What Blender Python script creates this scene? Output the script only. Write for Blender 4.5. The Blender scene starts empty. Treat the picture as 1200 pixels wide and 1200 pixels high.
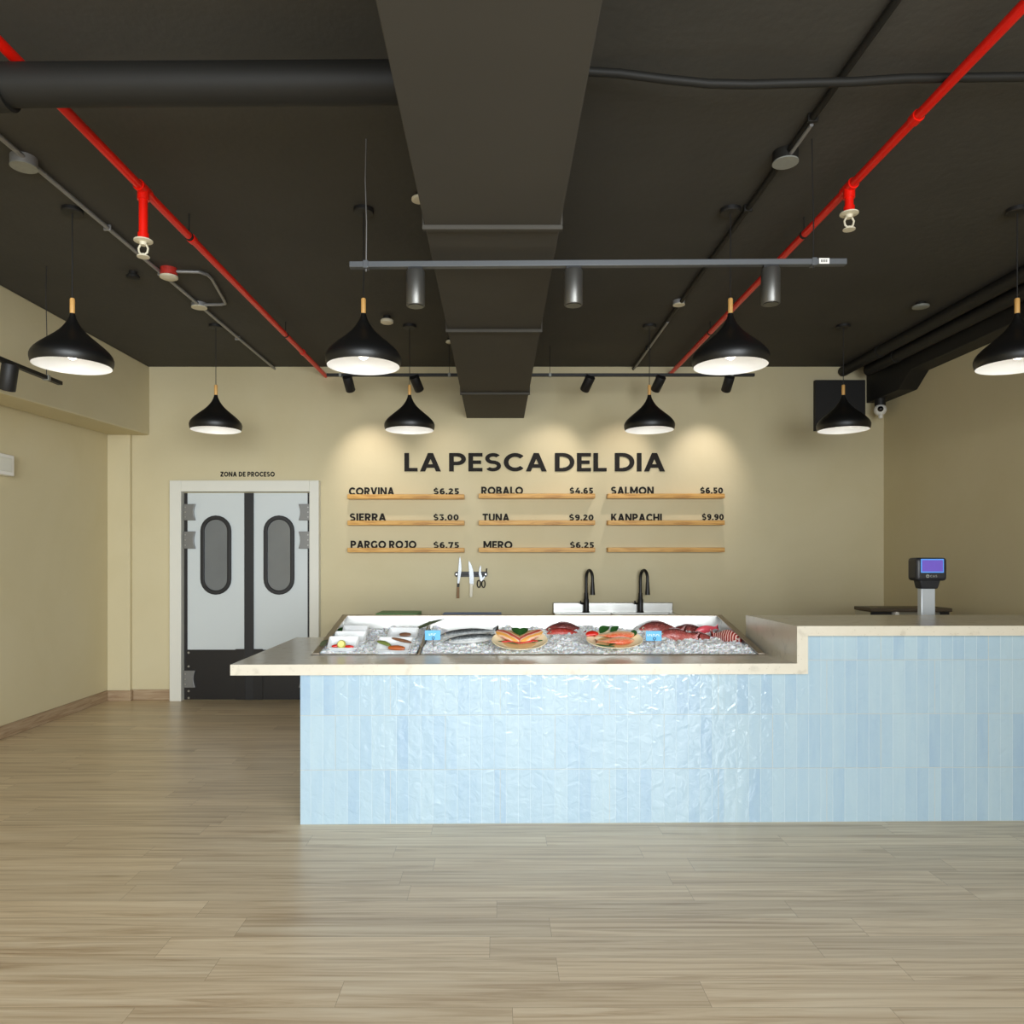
import bpy, bmesh, math, random
from mathutils import Vector, Matrix, Euler, noise

random.seed(7)
S = bpy.context.scene
COL = S.collection
R = math.radians
PI = math.pi

# ------------------------------------------------------------------ camera
FPX, PX, PY, CH = 870.0, 583.0, 655.0, 1.45     # focal length, principal point (1200 px frame), eye height
cam_d = bpy.data.cameras.new('camera')
cam = bpy.data.objects.new('camera', cam_d)
COL.objects.link(cam)
cam_d.sensor_fit = 'HORIZONTAL'
cam_d.sensor_width = 36.0
cam_d.lens = 36.0 * FPX / 1200.0
cam_d.shift_x = (600 - PX) / 1200.0
cam_d.shift_y = (PY - 600) / 1200.0
cam_d.clip_start = 0.05
cam.location = (0, 0, CH)
cam.rotation_euler = (R(90), 0, 0)
S.camera = cam


def P(px, py, Y):
    return Vector(((px - PX) * Y / FPX, Y, CH - (py - PY) * Y / FPX))


# ------------------------------------------------------------------ world, daylight, exposure
w = bpy.data.worlds.new('sky')
S.world = w
w.use_nodes = True
wn = w.node_tree.nodes
wn['Background'].inputs['Color'].default_value = (0.80, 0.90, 1.0, 1)
wn['Background'].inputs['Strength'].default_value = 0.5


def area_light(name, loc, rot, sx, sy, power, color):
    d = bpy.data.lights.new(name, 'AREA')
    d.shape = 'RECTANGLE'
    d.size, d.size_y = sx, sy
    d.energy = power
    d.color = color
    o = bpy.data.objects.new(name, d)
    COL.objects.link(o)
    o.location = loc
    o.rotation_euler = rot
    return o


# daylight entering through the tall shopfront just behind the viewer
sun_side = area_light('shopfront_daylight', (2.0, -6.0, 1.9), (R(90), 0, R(16)), 7.0, 3.8, 265, (0.92, 0.97, 1.0))
sun_side.data.spread = R(100)
area_light('shopfront_skylight', (0.0, -1.45, 1.9), (R(56), 0, 0), 6.2, 2.4, 140, (0.93, 0.97, 1.0))

vs = S.view_settings
vs.view_transform = 'Standard'
vs.look = 'None'
vs.exposure = 0.43
vs.gamma = 1.0
vs.use_curve_mapping = False
S.cycles.max_bounces = 8
S.cycles.caustics_reflective = False
S.cycles.caustics_refractive = False
S.cycles.sample_clamp_indirect = 4.0


# ------------------------------------------------------------------ materials
def new_mat(name):
    m = bpy.data.materials.new(name)
    m.use_nodes = True
    nt = m.node_tree
    return m, nt, nt.nodes['Principled BSDF']


def rgb(r, g, b):
    f = lambda c: (c / 255 / 12.92) if c / 255 <= 0.04045 else ((c / 255 + 0.055) / 1.055) ** 2.4
    return (f(r), f(g), f(b), 1)


def link(nt, a, b):
    nt.links.new(a, b)


def node(nt, kind, **kw):
    n = nt.nodes.new(kind)
    for k, v in kw.items():
        setattr(n, k, v)
    return n


def simple(name, col, rough=0.5, metal=0.0, var=0.06, scale=12, bump=0.0, spec=0.5, bscale=None, stretch=None, emit=None):
    """principled material whose colour drifts a little with a noise texture"""
    m, nt, b = new_mat(name)
    tc = node(nt, 'ShaderNodeTexCoord')
    mp = node(nt, 'ShaderNodeMapping')
    if stretch:
        mp.inputs['Scale'].default_value = stretch
    link(nt, tc.outputs['Object'], mp.inputs['Vector'])
    nz = node(nt, 'ShaderNodeTexNoise')
    nz.inputs['Scale'].default_value = scale
    nz.inputs['Detail'].default_value = 5
    link(nt, mp.outputs['Vector'], nz.inputs['Vector'])
    mix = node(nt, 'ShaderNodeMix', data_type='RGBA')
    mix.inputs['A'].default_value = tuple(max(0, c * (1 - var)) for c in col[:3]) + (1,)
    mix.inputs['B'].default_value = tuple(min(1, c * (1 + var)) for c in col[:3]) + (1,)
    link(nt, nz.outputs['Fac'], mix.inputs['Factor'])
    link(nt, mix.outputs['Result'], b.inputs['Base Color'])
    b.inputs['Roughness'].default_value = rough
    b.inputs['Metallic'].default_value = metal
    b.inputs['Specular IOR Level'].default_value = spec
    if bump:
        bz = node(nt, 'ShaderNodeTexNoise')
        bz.inputs['Scale'].default_value = bscale or scale * 4
        bz.inputs['Detail'].default_value = 4
        link(nt, mp.outputs['Vector'], bz.inputs['Vector'])
        bp = node(nt, 'ShaderNodeBump')
        bp.inputs['Strength'].default_value = bump
        bp.inputs['Distance'].default_value = 0.02
        link(nt, bz.outputs['Fac'], bp.inputs['Height'])
        link(nt, bp.outputs['Normal'], b.inputs['Normal'])
    if emit:
        b.inputs['Emission Color'].default_value = emit[0]
        b.inputs['Emission Strength'].default_value = emit[1]
    return m


def ramp(nt, stops):
    r = node(nt, 'ShaderNodeValToRGB')
    el = r.color_ramp.elements
    while len(el) < len(stops):
        el.new(0.5)
    for e, (p, c) in zip(el, stops):
        e.position = p
        e.color = c
    return r


def wall_material(name, dark, light):
    m, nt, b = new_mat(name)
    tc = node(nt, 'ShaderNodeTexCoord')
    n1 = node(nt, 'ShaderNodeTexNoise')
    n1.inputs['Scale'].default_value = 0.9
    n1.inputs['Detail'].default_value = 6
    n1.inputs['Roughness'].default_value = 0.6
    n1.inputs['Distortion'].default_value = 0.6
    link(nt, tc.outputs['Object'], n1.inputs['Vector'])
    r = ramp(nt, [(0.3, dark), (0.7, light)])
    link(nt, n1.outputs['Fac'], r.inputs['Fac'])
    link(nt, r.outputs['Color'], b.inputs['Base Color'])
    b.inputs['Roughness'].default_value = 0.75
    b.inputs['Specular IOR Level'].default_value = 0.25
    n2 = node(nt, 'ShaderNodeTexNoise')
    n2.inputs['Scale'].default_value = 30
    n2.inputs['Detail'].default_value = 6
    link(nt, tc.outputs['Object'], n2.inputs['Vector'])
    bp = node(nt, 'ShaderNodeBump')
    bp.inputs['Strength'].default_value = 0.08
    bp.inputs['Distance'].default_value = 0.01
    link(nt, n2.outputs['Fac'], bp.inputs['Height'])
    link(nt, bp.outputs['Normal'], b.inputs['Normal'])
    return m


def floor_material():
    m, nt, b = new_mat('wood_planks')
    tc = node(nt, 'ShaderNodeTexCoord')
    br = node(nt, 'ShaderNodeTexBrick')
    br.offset = 0.0
    br.inputs['Scale'].default_value = 1.0
    br.inputs['Brick Width'].default_value = 1.22
    br.inputs['Row Height'].default_value = 0.15
    br.inputs['Mortar Size'].default_value = 0.0008
    br.inputs['Mortar Smooth'].default_value = 0.2
    br.inputs['Color1'].default_value = (0, 0, 0, 1)
    br.inputs['Color2'].default_value = (1, 1, 1, 1)
    br.inputs['Mortar'].default_value = (0.5, 0.5, 0.5, 1)
    sp0 = node(nt, 'ShaderNodeSeparateXYZ')
    link(nt, tc.outputs['Object'], sp0.inputs[0])
    row = node(nt, 'ShaderNodeMath', operation='DIVIDE')
    row.inputs[1].default_value = 0.15
    link(nt, sp0.outputs['Y'], row.inputs[0])
    fl = node(nt, 'ShaderNodeMath', operation='FLOOR')
    link(nt, row.outputs[0], fl.inputs[0])
    wn_ = node(nt, 'ShaderNodeTexWhiteNoise', noise_dimensions='1D')
    link(nt, fl.outputs[0], wn_.inputs['W'])
    xs_ = node(nt, 'ShaderNodeMath', operation='MULTIPLY_ADD')      # every row starts at its own place
    xs_.inputs[1].default_value = 1.22
    link(nt, wn_.outputs['Value'], xs_.inputs[0])
    link(nt, sp0.outputs['X'], xs_.inputs[2])
    cb0 = node(nt, 'ShaderNodeCombineXYZ')
    link(nt, xs_.outputs[0], cb0.inputs['X'])
    link(nt, sp0.outputs['Y'], cb0.inputs['Y'])
    link(nt, cb0.outputs[0], br.inputs['Vector'])
    # grain: noise stretched along each plank, shifted from plank to plank
    sep = node(nt, 'ShaderNodeSeparateXYZ')
    link(nt, tc.outputs['Object'], sep.inputs[0])
    off = node(nt, 'ShaderNodeMath', operation='MULTIPLY')
    off.inputs[1].default_value = 13.0
    link(nt, br.outputs['Color'], off.inputs[0])
    cx = node(nt, 'ShaderNodeMath', operation='MULTIPLY_ADD')
    cx.inputs[1].default_value = 0.9
    link(nt, sep.outputs['X'], cx.inputs[0])
    link(nt, off.outputs[0], cx.inputs[2])
    cy = node(nt, 'ShaderNodeMath', operation='MULTIPLY')
    cy.inputs[1].default_value = 26.0
    link(nt, sep.outputs['Y'], cy.inputs[0])
    cmb = node(nt, 'ShaderNodeCombineXYZ')
    link(nt, cx.outputs[0], cmb.inputs['X'])
    link(nt, cy.outputs[0], cmb.inputs['Y'])
    g = node(nt, 'ShaderNodeTexNoise')
    g.inputs['Scale'].default_value = 1.0
    g.inputs['Detail'].default_value = 7
    g.inputs['Roughness'].default_value = 0.62
    g.inputs['Distortion'].default_value = 1.2
    link(nt, cmb.outputs[0], g.inputs['Vector'])
    r = ramp(nt, [(0.27, rgb(168, 141, 108)), (0.5, rgb(210, 189, 157)), (0.73, rgb(230, 214, 186))])
    link(nt, g.outputs['Fac'], r.inputs['Fac'])
    tone = node(nt, 'ShaderNodeMapRange')
    tone.inputs['To Min'].default_value = 0.91
    tone.inputs['To Max'].default_value = 1.06
    link(nt, br.outputs['Color'], tone.inputs['Value'])
    mul = node(nt, 'ShaderNodeMix', data_type='RGBA', blend_type='MULTIPLY')
    mul.inputs['Factor'].default_value = 1
    link(nt, r.outputs['Color'], mul.inputs['A'])
    link(nt, tone.outputs['Result'], mul.inputs['B'])
    seam = node(nt, 'ShaderNodeMix', data_type='RGBA')
    link(nt, br.outputs['Fac'], seam.inputs['Factor'])
    link(nt, mul.outputs['Result'], seam.inputs['A'])
    seam.inputs['B'].default_value = rgb(150, 130, 104)
    link(nt, seam.outputs['Result'], b.inputs['Base Color'])
    rr = node(nt, 'ShaderNodeMapRange')
    rr.inputs['To Min'].default_value = 0.24
    rr.inputs['To Max'].default_value = 0.40
    link(nt, g.outputs['Fac'], rr.inputs['Value'])
    link(nt, rr.outputs['Result'], b.inputs['Roughness'])
    bp = node(nt, 'ShaderNodeBump')
    bp.inputs['Strength'].default_value = 0.06
    bp.inputs['Distance'].default_value = 0.004
    link(nt, g.outputs['Fac'], bp.inputs['Height'])
    link(nt, bp.outputs['Normal'], b.inputs['Normal'])
    return m


def tile_material():
    """pale blue glazed strips 66.7 x 298 mm, in 600 mm panels laid in running bond"""
    m, nt, b = new_mat('blue_glazed_tile')
    tc = node(nt, 'ShaderNodeTexCoord')
    sep = node(nt, 'ShaderNodeSeparateXYZ')
    link(nt, tc.outputs['Object'], sep.inputs[0])
    mp = node(nt, 'ShaderNodeCombineXYZ')          # front: x along, z up; sides use y as well
    sx = node(nt, 'ShaderNodeMath', operation='ADD')
    link(nt, sep.outputs['X'], sx.inputs[0])
    link(nt, sep.outputs['Y'], sx.inputs[1])
    link(nt, sx.outputs[0], mp.inputs['X'])
    link(nt, sep.outputs['Z'], mp.inputs['Y'])

    def bricks(wid, off, mortar):
        br = node(nt, 'ShaderNodeTexBrick')
        br.offset = off
        br.offset_frequency = 2
        br.inputs['Scale'].default_value = 1
        br.inputs['Brick Width'].default_value = wid
        br.inputs['Row Height'].default_value = 0.2975
        br.inputs['Mortar Size'].default_value = mortar
        br.inputs['Mortar Smooth'].default_value = 0.3
        br.inputs['Color1'].default_value = (0, 0, 0, 1)
        br.inputs['Color2'].default_value = (1, 1, 1, 1)
        br.inputs['Mortar'].default_value = (0.5, 0.5, 0.5, 1)
        link(nt, mp.outputs[0], br.inputs['Vector'])
        return br
    strip = bricks(0.0667, 0.0, 0.0022)
    panel = bricks(0.6003, 0.5, 0.0016)
    streak = node(nt, 'ShaderNodeTexNoise')
    streak.inputs['Scale'].default_value = 1
    streak.inputs['Detail'].default_value = 4
    ms = node(nt, 'ShaderNodeMapping')
    ms.inputs['Scale'].default_value = (22, 3.5, 1)
    link(nt, mp.outputs[0], ms.inputs['Vector'])
    link(nt, ms.outputs['Vector'], streak.inputs['Vector'])
    add = node(nt, 'ShaderNodeMath', operation='MULTIPLY_ADD')
    add.inputs[1].default_value = 0.45
    link(nt, strip.outputs['Color'], add.inputs[0])
    hs = node(nt, 'ShaderNodeMath', operation='MULTIPLY')
    hs.inputs[1].default_value = 0.65
    link(nt, streak.outputs['Fac'], hs.inputs[0])
    link(nt, hs.outputs[0], add.inputs[2])
    r = ramp(nt, [(0.1, rgb(148, 175, 199)), (0.45, rgb(162, 187, 203)), (0.95, rgb(174, 196, 206))])
    link(nt, add.outputs[0], r.inputs['Fac'])
    s1 = node(nt, 'ShaderNodeMix', data_type='RGBA')
    f1 = node(nt, 'ShaderNodeMath', operation='MULTIPLY')
    f1.inputs[1].default_value = 0.35
    link(nt, strip.outputs['Fac'], f1.inputs[0])
    link(nt, f1.outputs[0], s1.inputs['Factor'])
    link(nt, r.outputs['Color'], s1.inputs['A'])
    s1.inputs['B'].default_value = rgb(214, 228, 232)
    s2 = node(nt, 'ShaderNodeMix', data_type='RGBA')
    f2 = node(nt, 'ShaderNodeMath', operation='MULTIPLY')
    f2.inputs[1].default_value = 0.8
    link(nt, panel.outputs['Fac'], f2.inputs[0])
    link(nt, f2.outputs[0], s2.inputs['Factor'])
    link(nt, s1.outputs['Result'], s2.inputs['A'])
    s2.inputs['B'].default_value = rgb(196, 198, 192)
    link(nt, s2.outputs['Result'], b.inputs['Base Color'])
    b.inputs['Roughness'].default_value = 0.09
    b.inputs['Specular IOR Level'].default_value = 0.75
    # hand-made glaze: each strip bulges a little and ripples
    rip = node(nt, 'ShaderNodeTexNoise')
    rip.inputs['Scale'].default_value = 17
    rip.inputs['Detail'].default_value = 2.5
    rip.inputs['Distortion'].default_value = 0.7
    link(nt, mp.outputs[0], rip.inputs['Vector'])
    b1 = node(nt, 'ShaderNodeBump')
    b1.inputs['Strength'].default_value = 0.52
    b1.inputs['Distance'].default_value = 0.008
    link(nt, rip.outputs['Fac'], b1.inputs['Height'])
    inv = node(nt, 'ShaderNodeMath', operation='ADD')
    link(nt, strip.outputs['Fac'], inv.inputs[0])
    link(nt, panel.outputs['Fac'], inv.inputs[1])
    b2 = node(nt, 'ShaderNodeBump')
    b2.invert = True
    b2.inputs['Strength'].default_value = 0.6
    b2.inputs['Distance'].default_value = 0.002
    link(nt, inv.outputs[0], b2.inputs['Height'])
    link(nt, b1.outputs['Normal'], b2.inputs['Normal'])
    link(nt, b2.outputs['Normal'], b.inputs['Normal'])
    return m


def stone_material():
    m, nt, b = new_mat('speckled_white_stone')
    tc = node(nt, 'ShaderNodeTexCoord')
    v = node(nt, 'ShaderNodeTexVoronoi')
    v.inputs['Scale'].default_value = 55
    link(nt, tc.outputs['Object'], v.inputs['Vector'])
    n = node(nt, 'ShaderNodeTexNoise')
    n.inputs['Scale'].default_value = 16
    n.inputs['Detail'].default_value = 6
    link(nt, tc.outputs['Object'], n.inputs['Vector'])
    r = ramp(nt, [(0.30, rgb(196, 189, 172)), (0.42, rgb(210, 203, 186)), (1.0, rgb(216, 209, 193))])
    link(nt, n.outputs['Fac'], r.inputs['Fac'])
    sp = ramp(nt, [(0.0, (1, 1, 1, 1)), (0.13, (1, 1, 1, 1)), (0.17, (0, 0, 0, 1))])
    link(nt, v.outputs['Distance'], sp.inputs['Fac'])
    sc = node(nt, 'ShaderNodeMath', operation='MULTIPLY')
    link(nt, sp.outputs['Color'], sc.inputs[0])
    sel = node(nt, 'ShaderNodeMath', operation='GREATER_THAN')
    sel.inputs[1].default_value = 0.72
    link(nt, v.outputs['Color'], sel.inputs[0])
    link(nt, sel.outputs[0], sc.inputs[1])
    f = node(nt, 'ShaderNodeMath', operation='MULTIPLY')
    f.inputs[1].default_value = 0.4
    link(nt, sc.outputs[0], f.inputs[0])
    mx = node(nt, 'ShaderNodeMix', data_type='RGBA')
    link(nt, f.outputs[0], mx.inputs['Factor'])
    link(nt, r.outputs['Color'], mx.inputs['A'])
    mx.inputs['B'].default_value = rgb(150, 138, 116)
    link(nt, mx.outputs['Result'], b.inputs['Base Color'])
    b.inputs['Roughness'].default_value = 0.24
    b.inputs['Specular IOR Level'].default_value = 0.6
    return m


def wood_material(name, a, b_, c, stretch=(2.0, 30, 30)):
    m, nt, b = new_mat(name)
    tc = node(nt, 'ShaderNodeTexCoord')
    mp = node(nt, 'ShaderNodeMapping')
    mp.inputs['Scale'].default_value = stretch
    link(nt, tc.outputs['Object'], mp.inputs['Vector'])
    n = node(nt, 'ShaderNodeTexNoise')
    n.inputs['Scale'].default_value = 1.6
    n.inputs['Detail'].default_value = 6
    n.inputs['Distortion'].default_value = 1.2
    link(nt, mp.outputs['Vector'], n.inputs['Vector'])
    r = ramp(nt, [(0.28, a), (0.5, b_), (0.75, c)])
    link(nt, n.outputs['Fac'], r.inputs['Fac'])
    link(nt, r.outputs['Color'], b.inputs['Base Color'])
    b.inputs['Roughness'].default_value = 0.5
    return m


def ice_material():
    m, nt, b = new_mat('crushed_ice')
    tc = node(nt, 'ShaderNodeTexCoord')
    v = node(nt, 'ShaderNodeTexVoronoi')
    v.inputs['Scale'].default_value = 75
    link(nt, tc.outputs['Object'], v.inputs['Vector'])
    n = node(nt, 'ShaderNodeTexNoise')
    n.inputs['Scale'].default_value = 9
    n.inputs['Detail'].default_value = 5
    link(nt, tc.outputs['Object'], n.inputs['Vector'])
    r = ramp(nt, [(0.3, rgb(234, 239, 243)), (0.7, rgb(250, 251, 252))])
    link(nt, n.outputs['Fac'], r.inputs['Fac'])
    link(nt, r.outputs['Color'], b.inputs['Base Color'])
    b.inputs['Roughness'].default_value = 0.42
    b.inputs['Subsurface Weight'].default_value = 0.7
    b.inputs['Subsurface Radius'].default_value = (0.02, 0.025, 0.03)
    bp = node(nt, 'ShaderNodeBump')
    bp.inputs['Strength'].default_value = 0.25
    bp.inputs['Distance'].default_value = 0.004
    link(nt, v.outputs['Distance'], bp.inputs['Height'])
    link(nt, bp.outputs['Normal'], b.inputs['Normal'])
    return m


def fish_material(name, back, side, belly, speck, lo, hi):
    """back to belly colour change along the body's own height, with scale specks"""
    m, nt, b = new_mat(name)
    tc = node(nt, 'ShaderNodeTexCoord')
    sep = node(nt, 'ShaderNodeSeparateXYZ')
    link(nt, tc.outputs['Object'], sep.inputs[0])
    n = node(nt, 'ShaderNodeTexNoise')
    n.inputs['Scale'].default_value = 45
    n.inputs['Detail'].default_value = 4
    link(nt, tc.outputs['Object'], n.inputs['Vector'])
    mr = node(nt, 'ShaderNodeMapRange')
    mr.inputs['From Min'].default_value = lo
    mr.inputs['From Max'].default_value = hi
    link(nt, sep.outputs['Z'], mr.inputs['Value'])
    ad = node(nt, 'ShaderNodeMath', operation='MULTIPLY_ADD')
    ad.inputs[1].default_value = 0.45
    link(nt, n.outputs['Fac'], ad.inputs[0])
    sb = node(nt, 'ShaderNodeMath', operation='SUBTRACT')
    sb.inputs[1].default_value = 0.22
    link(nt, mr.outputs['Result'], sb.inputs[0])
    link(nt, sb.outputs[0], ad.inputs[2])
    r = ramp(nt, [(0.1, belly), (0.5, side), (0.85, back)])
    link(nt, ad.outputs[0], r.inputs['Fac'])
    v = node(nt, 'ShaderNodeTexVoronoi')
    v.inputs['Scale'].default_value = 130
    link(nt, tc.outputs['Object'], v.inputs['Vector'])
    mx = node(nt, 'ShaderNodeMix', data_type='RGBA')
    vr = ramp(nt, [(0.4, (0, 0, 0, 1)), (0.9, (0.22, 0.22, 0.22, 1))])
    link(nt, v.outputs['Distance'], vr.inputs['Fac'])
    link(nt, vr.outputs['Color'], mx.inputs['Factor'])
    link(nt, r.outputs['Color'], mx.inputs['A'])
    mx.inputs['B'].default_value = speck
    link(nt, mx.outputs['Result'], b.inputs['Base Color'])
    b.inputs['Roughness'].default_value = 0.28
    bp = node(nt, 'ShaderNodeBump')
    bp.inputs['Strength'].default_value = 0.25
    bp.inputs['Distance'].default_value = 0.003
    link(nt, v.outputs['Distance'], bp.inputs['Height'])
    link(nt, bp.outputs['Normal'], b.inputs['Normal'])
    return m


def stripe_material(name, a, b_, c, axis='Y', sc=60):
    m, nt, b = new_mat(name)
    tc = node(nt, 'ShaderNodeTexCoord')
    wv = node(nt, 'ShaderNodeTexWave')
    wv.bands_direction = axis
    wv.inputs['Scale'].default_value = sc
    wv.inputs['Distortion'].default_value = 3
    wv.inputs['Detail'].default_value = 2
    link(nt, tc.outputs['Object'], wv.inputs['Vector'])
    r = ramp(nt, [(0.2, a), (0.55, b_), (0.9, c)])
    link(nt, wv.outputs['Fac'], r.inputs['Fac'])
    link(nt, r.outputs['Color'], b.inputs['Base Color'])
    b.inputs['Roughness'].default_value = 0.3
    return m


M = {}
M['wall'] = wall_material('beige_plaster', rgb(207, 195, 158), rgb(213, 202, 168))
M['ceil'] = simple('dark_ceiling_paint', rgb(74, 72, 67), 0.8, var=0.18, scale=1.6, bump=0.12, bscale=20, spec=0.25)
M['duct'] = simple('dark_duct_paint', rgb(72, 69, 63), 0.7, var=0.1, scale=2.5, spec=0.25)
M['black_pipe'] = simple('black_pipe_paint', rgb(32, 31, 28), 0.6, var=0.1, scale=5, spec=0.3)
M['black_matte'] = simple('matte_black', rgb(24, 23, 23), 0.55, var=0.1, scale=20)
M['black_satin'] = simple('satin_black_shade', rgb(17, 17, 17), 0.42, var=0.08, scale=20)
M['black_beam'] = simple('black_steel_paint', rgb(24, 23, 22), 0.6, var=0.12, scale=6)
M['spot_grey'] = simple('dark_grey_spot_metal', rgb(105, 104, 100), 0.38, metal=0.75, var=0.04, scale=6)
M['track_grey'] = simple('grey_track', rgb(92, 95, 98), 0.4, metal=0.3, var=0.06, scale=8)
M['track_black'] = simple('black_track', rgb(19, 18, 17), 0.5, var=0.08, scale=8)
M['red_pipe'] = simple('red_pipe_paint', rgb(236, 26, 10), 0.32, var=0.1, scale=8)
M['grey_conduit'] = simple('grey_conduit', rgb(150, 150, 150), 0.4, metal=0.4, var=0.1, scale=30)
M['grey_cover'] = simple('grey_cover', rgb(150, 152, 146), 0.5, metal=0.2, var=0.15, scale=40)
M['cream_plastic'] = simple('cream_plastic', rgb(222, 214, 190), 0.45, var=0.04)
M['white_paint'] = simple('white_paint', rgb(226, 225, 214), 0.5, var=0.02, scale=5)
M['white_gloss'] = simple('white_enamel', rgb(238, 236, 230), 0.35, var=0.01)
M['door_white'] = simple('door_panel', rgb(208, 215, 216), 0.38, var=0.02, scale=4)
M['rubber'] = simple('black_rubber', rgb(28, 28, 30), 0.45, var=0.06)
M['kick'] = simple('black_kick_plate', rgb(30, 29, 30), 0.35, var=0.08, scale=5)
M['hinge'] = simple('grey_hinge', rgb(128, 128, 126), 0.45, metal=0.4, var=0.05)
M['pane'] = simple('door_pane', rgb(112, 116, 118), 0.06, var=0.12, scale=5, spec=0.8)
M['steel'] = simple('brushed_steel', rgb(188, 188, 184), 0.34, metal=1.0, var=0.04, scale=8, stretch=(1, 14, 14))
M['blade_steel'] = simple('blade_steel', rgb(150, 153, 156), 0.42, metal=0.9, var=0.05, scale=20)
M['lining'] = simple('white_lining', rgb(232, 232, 230), 0.4, var=0.01)
M['tray_steel'] = simple('tray_steel', rgb(204, 204, 200), 0.36, metal=0.85, var=0.04, scale=6)
M['rim_steel'] = simple('tray_rim_steel', rgb(170, 160, 145), 0.4, metal=0.9, var=0.06, scale=8)
M['letters'] = simple('dark_letter_acrylic', rgb(33, 30, 27), 0.7, var=0.04, spec=0.2)
M['ledge'] = wood_material('pine_ledge', rgb(170, 116, 44), rgb(214, 162, 80), rgb(228, 184, 106))
M['handle_wood'] = simple('pale_wood', rgb(222, 172, 100), 0.5, var=0.12, scale=10, stretch=(20, 20, 2))
M['brown_wood'] = simple('brown_wood', rgb(138, 102, 58), 0.55, var=0.15, scale=14)
M['ivory'] = simple('ivory_plastic', rgb(228, 220, 196), 0.4, var=0.03)
M['base_tile'] = wood_material('baseboard_wood', rgb(140, 112, 84), rgb(170, 146, 116), rgb(186, 164, 136))
M['base_tile_side'] = wood_material('baseboard_wood_side', rgb(140, 112, 84), rgb(170, 146, 116), rgb(186, 164, 136), (30, 2.0, 30))
M['floor'] = floor_material()
M['tile'] = tile_material()
M['stone'] = stone_material()
M['ice'] = ice_material()
M['green_board'] = simple('green_board', rgb(92, 150, 96), 0.5, var=0.04)
M['blue_board'] = simple('blue_board', rgb(88, 132, 214), 0.5, var=0.04)
M['tag_blue'] = simple('tag_blue', rgb(96, 184, 234), 0.45, var=0.03)
M['white_ink'] = simple('white_ink', rgb(240, 244, 246), 0.5, var=0.01)
M['plate_cream'] = simple('plate_cream', rgb(238, 224, 186), 0.25, var=0.04)
M['plate_tan'] = simple('plate_tan', rgb(214, 178, 122), 0.3, var=0.1, scale=30)
M['dish_white'] = simple('dish_white', rgb(236, 238, 238), 0.25, var=0.015)
M['leaf'] = simple('dark_leaf', rgb(42, 84, 36), 0.4, var=0.3, scale=30)
M['leaf_grey'] = simple('grey_green_leaf', rgb(78, 86, 62), 0.45, var=0.3, scale=30)
M['lemon'] = simple('lemon_flesh', rgb(228, 220, 130), 0.4, var=0.1, scale=60)
M['lemon_rind'] = simple('lemon_rind', rgb(196, 190, 84), 0.45, var=0.1, scale=60)
M['chili'] = simple('red_chili', rgb(206, 36, 22), 0.28, var=0.15, scale=30)
M['pickle'] = simple('green_pickle', rgb(112, 124, 60), 0.35, var=0.25, scale=40)
M['orange_food'] = simple('orange_brown_fillet', rgb(178, 92, 42), 0.35, var=0.35, scale=45)
M['brown_food'] = simple('brown_fillet', rgb(122, 82, 56), 0.4, var=0.35, scale=45)
M['snapper'] = fish_material('snapper_skin', rgb(84, 34, 32), rgb(176, 70, 62), rgb(226, 158, 146), rgb(226, 170, 160), -0.06, 0.062)
M['red_fish'] = fish_material('bright_red_skin', rgb(132, 30, 26), rgb(208, 56, 42), rgb(236, 140, 122), rgb(240, 170, 156), -0.035, 0.044)
M['mackerel'] = fish_material('silver_dark_skin', rgb(38, 42, 44), rgb(120, 126, 128), rgb(226, 226, 222), rgb(210, 212, 212), -0.02, 0.022)
M['small_red'] = fish_material('orange_white_skin', rgb(220, 96, 52), rgb(242, 182, 132), rgb(248, 240, 228), rgb(246, 226, 206), -0.026, 0.032)
M['striped_red'] = stripe_material('red_white_striped_skin', rgb(140, 34, 26), rgb(200, 66, 50), rgb(240, 214, 204), 'X', 17)
M['fillet'] = stripe_material('pink_orange_fillet', rgb(206, 92, 72), rgb(244, 214, 188), rgb(240, 170, 84), 'Y', 7)
M['pink_flesh'] = simple('pink_flesh', rgb(226, 84, 96), 0.3, var=0.15, scale=50)
M['eye_white'] = simple('fish_eye', rgb(226, 214, 190), 0.15, var=0.02)
M['dark_glass'] = simple('dark_glass', rgb(12, 12, 14), 0.06, var=0.02)
M['scale_black'] = simple('scale_plastic', rgb(44, 44, 48), 0.4, var=0.06)
M['scale_pole'] = simple('scale_pole_metal', rgb(206, 212, 218), 0.35, metal=0.3, var=0.03)
M['screen_blue'] = simple('screen_border_blue', rgb(90, 150, 220), 0.3, var=0.02, emit=(rgb(84, 150, 232), 0.35))
M['screen_purple'] = simple('screen_purple', rgb(104, 84, 178), 0.3, var=0.1, scale=30, emit=(rgb(110, 86, 190), 0.30))
M['bulb'] = simple('warm_bulb_glass', rgb(250, 244, 230), 0.2, var=0.0, emit=((1.0, 0.95, 0.88, 1), 0.9))
M['lamp_lens'] = simple('spot_lens', rgb(250, 240, 220), 0.2, var=0.0, emit=((1.0, 0.82, 0.6, 1), 4.0))
M['red_base'] = simple('red_white_detector_base', rgb(190, 52, 42), 0.45, var=0.5, scale=40)
M['dark_wood_top'] = simple('brown_lid', rgb(84, 72, 56), 0.5, var=0.08)
M['pavement'] = simple('pavement', rgb(170, 168, 162), 0.8, var=0.08)


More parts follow.
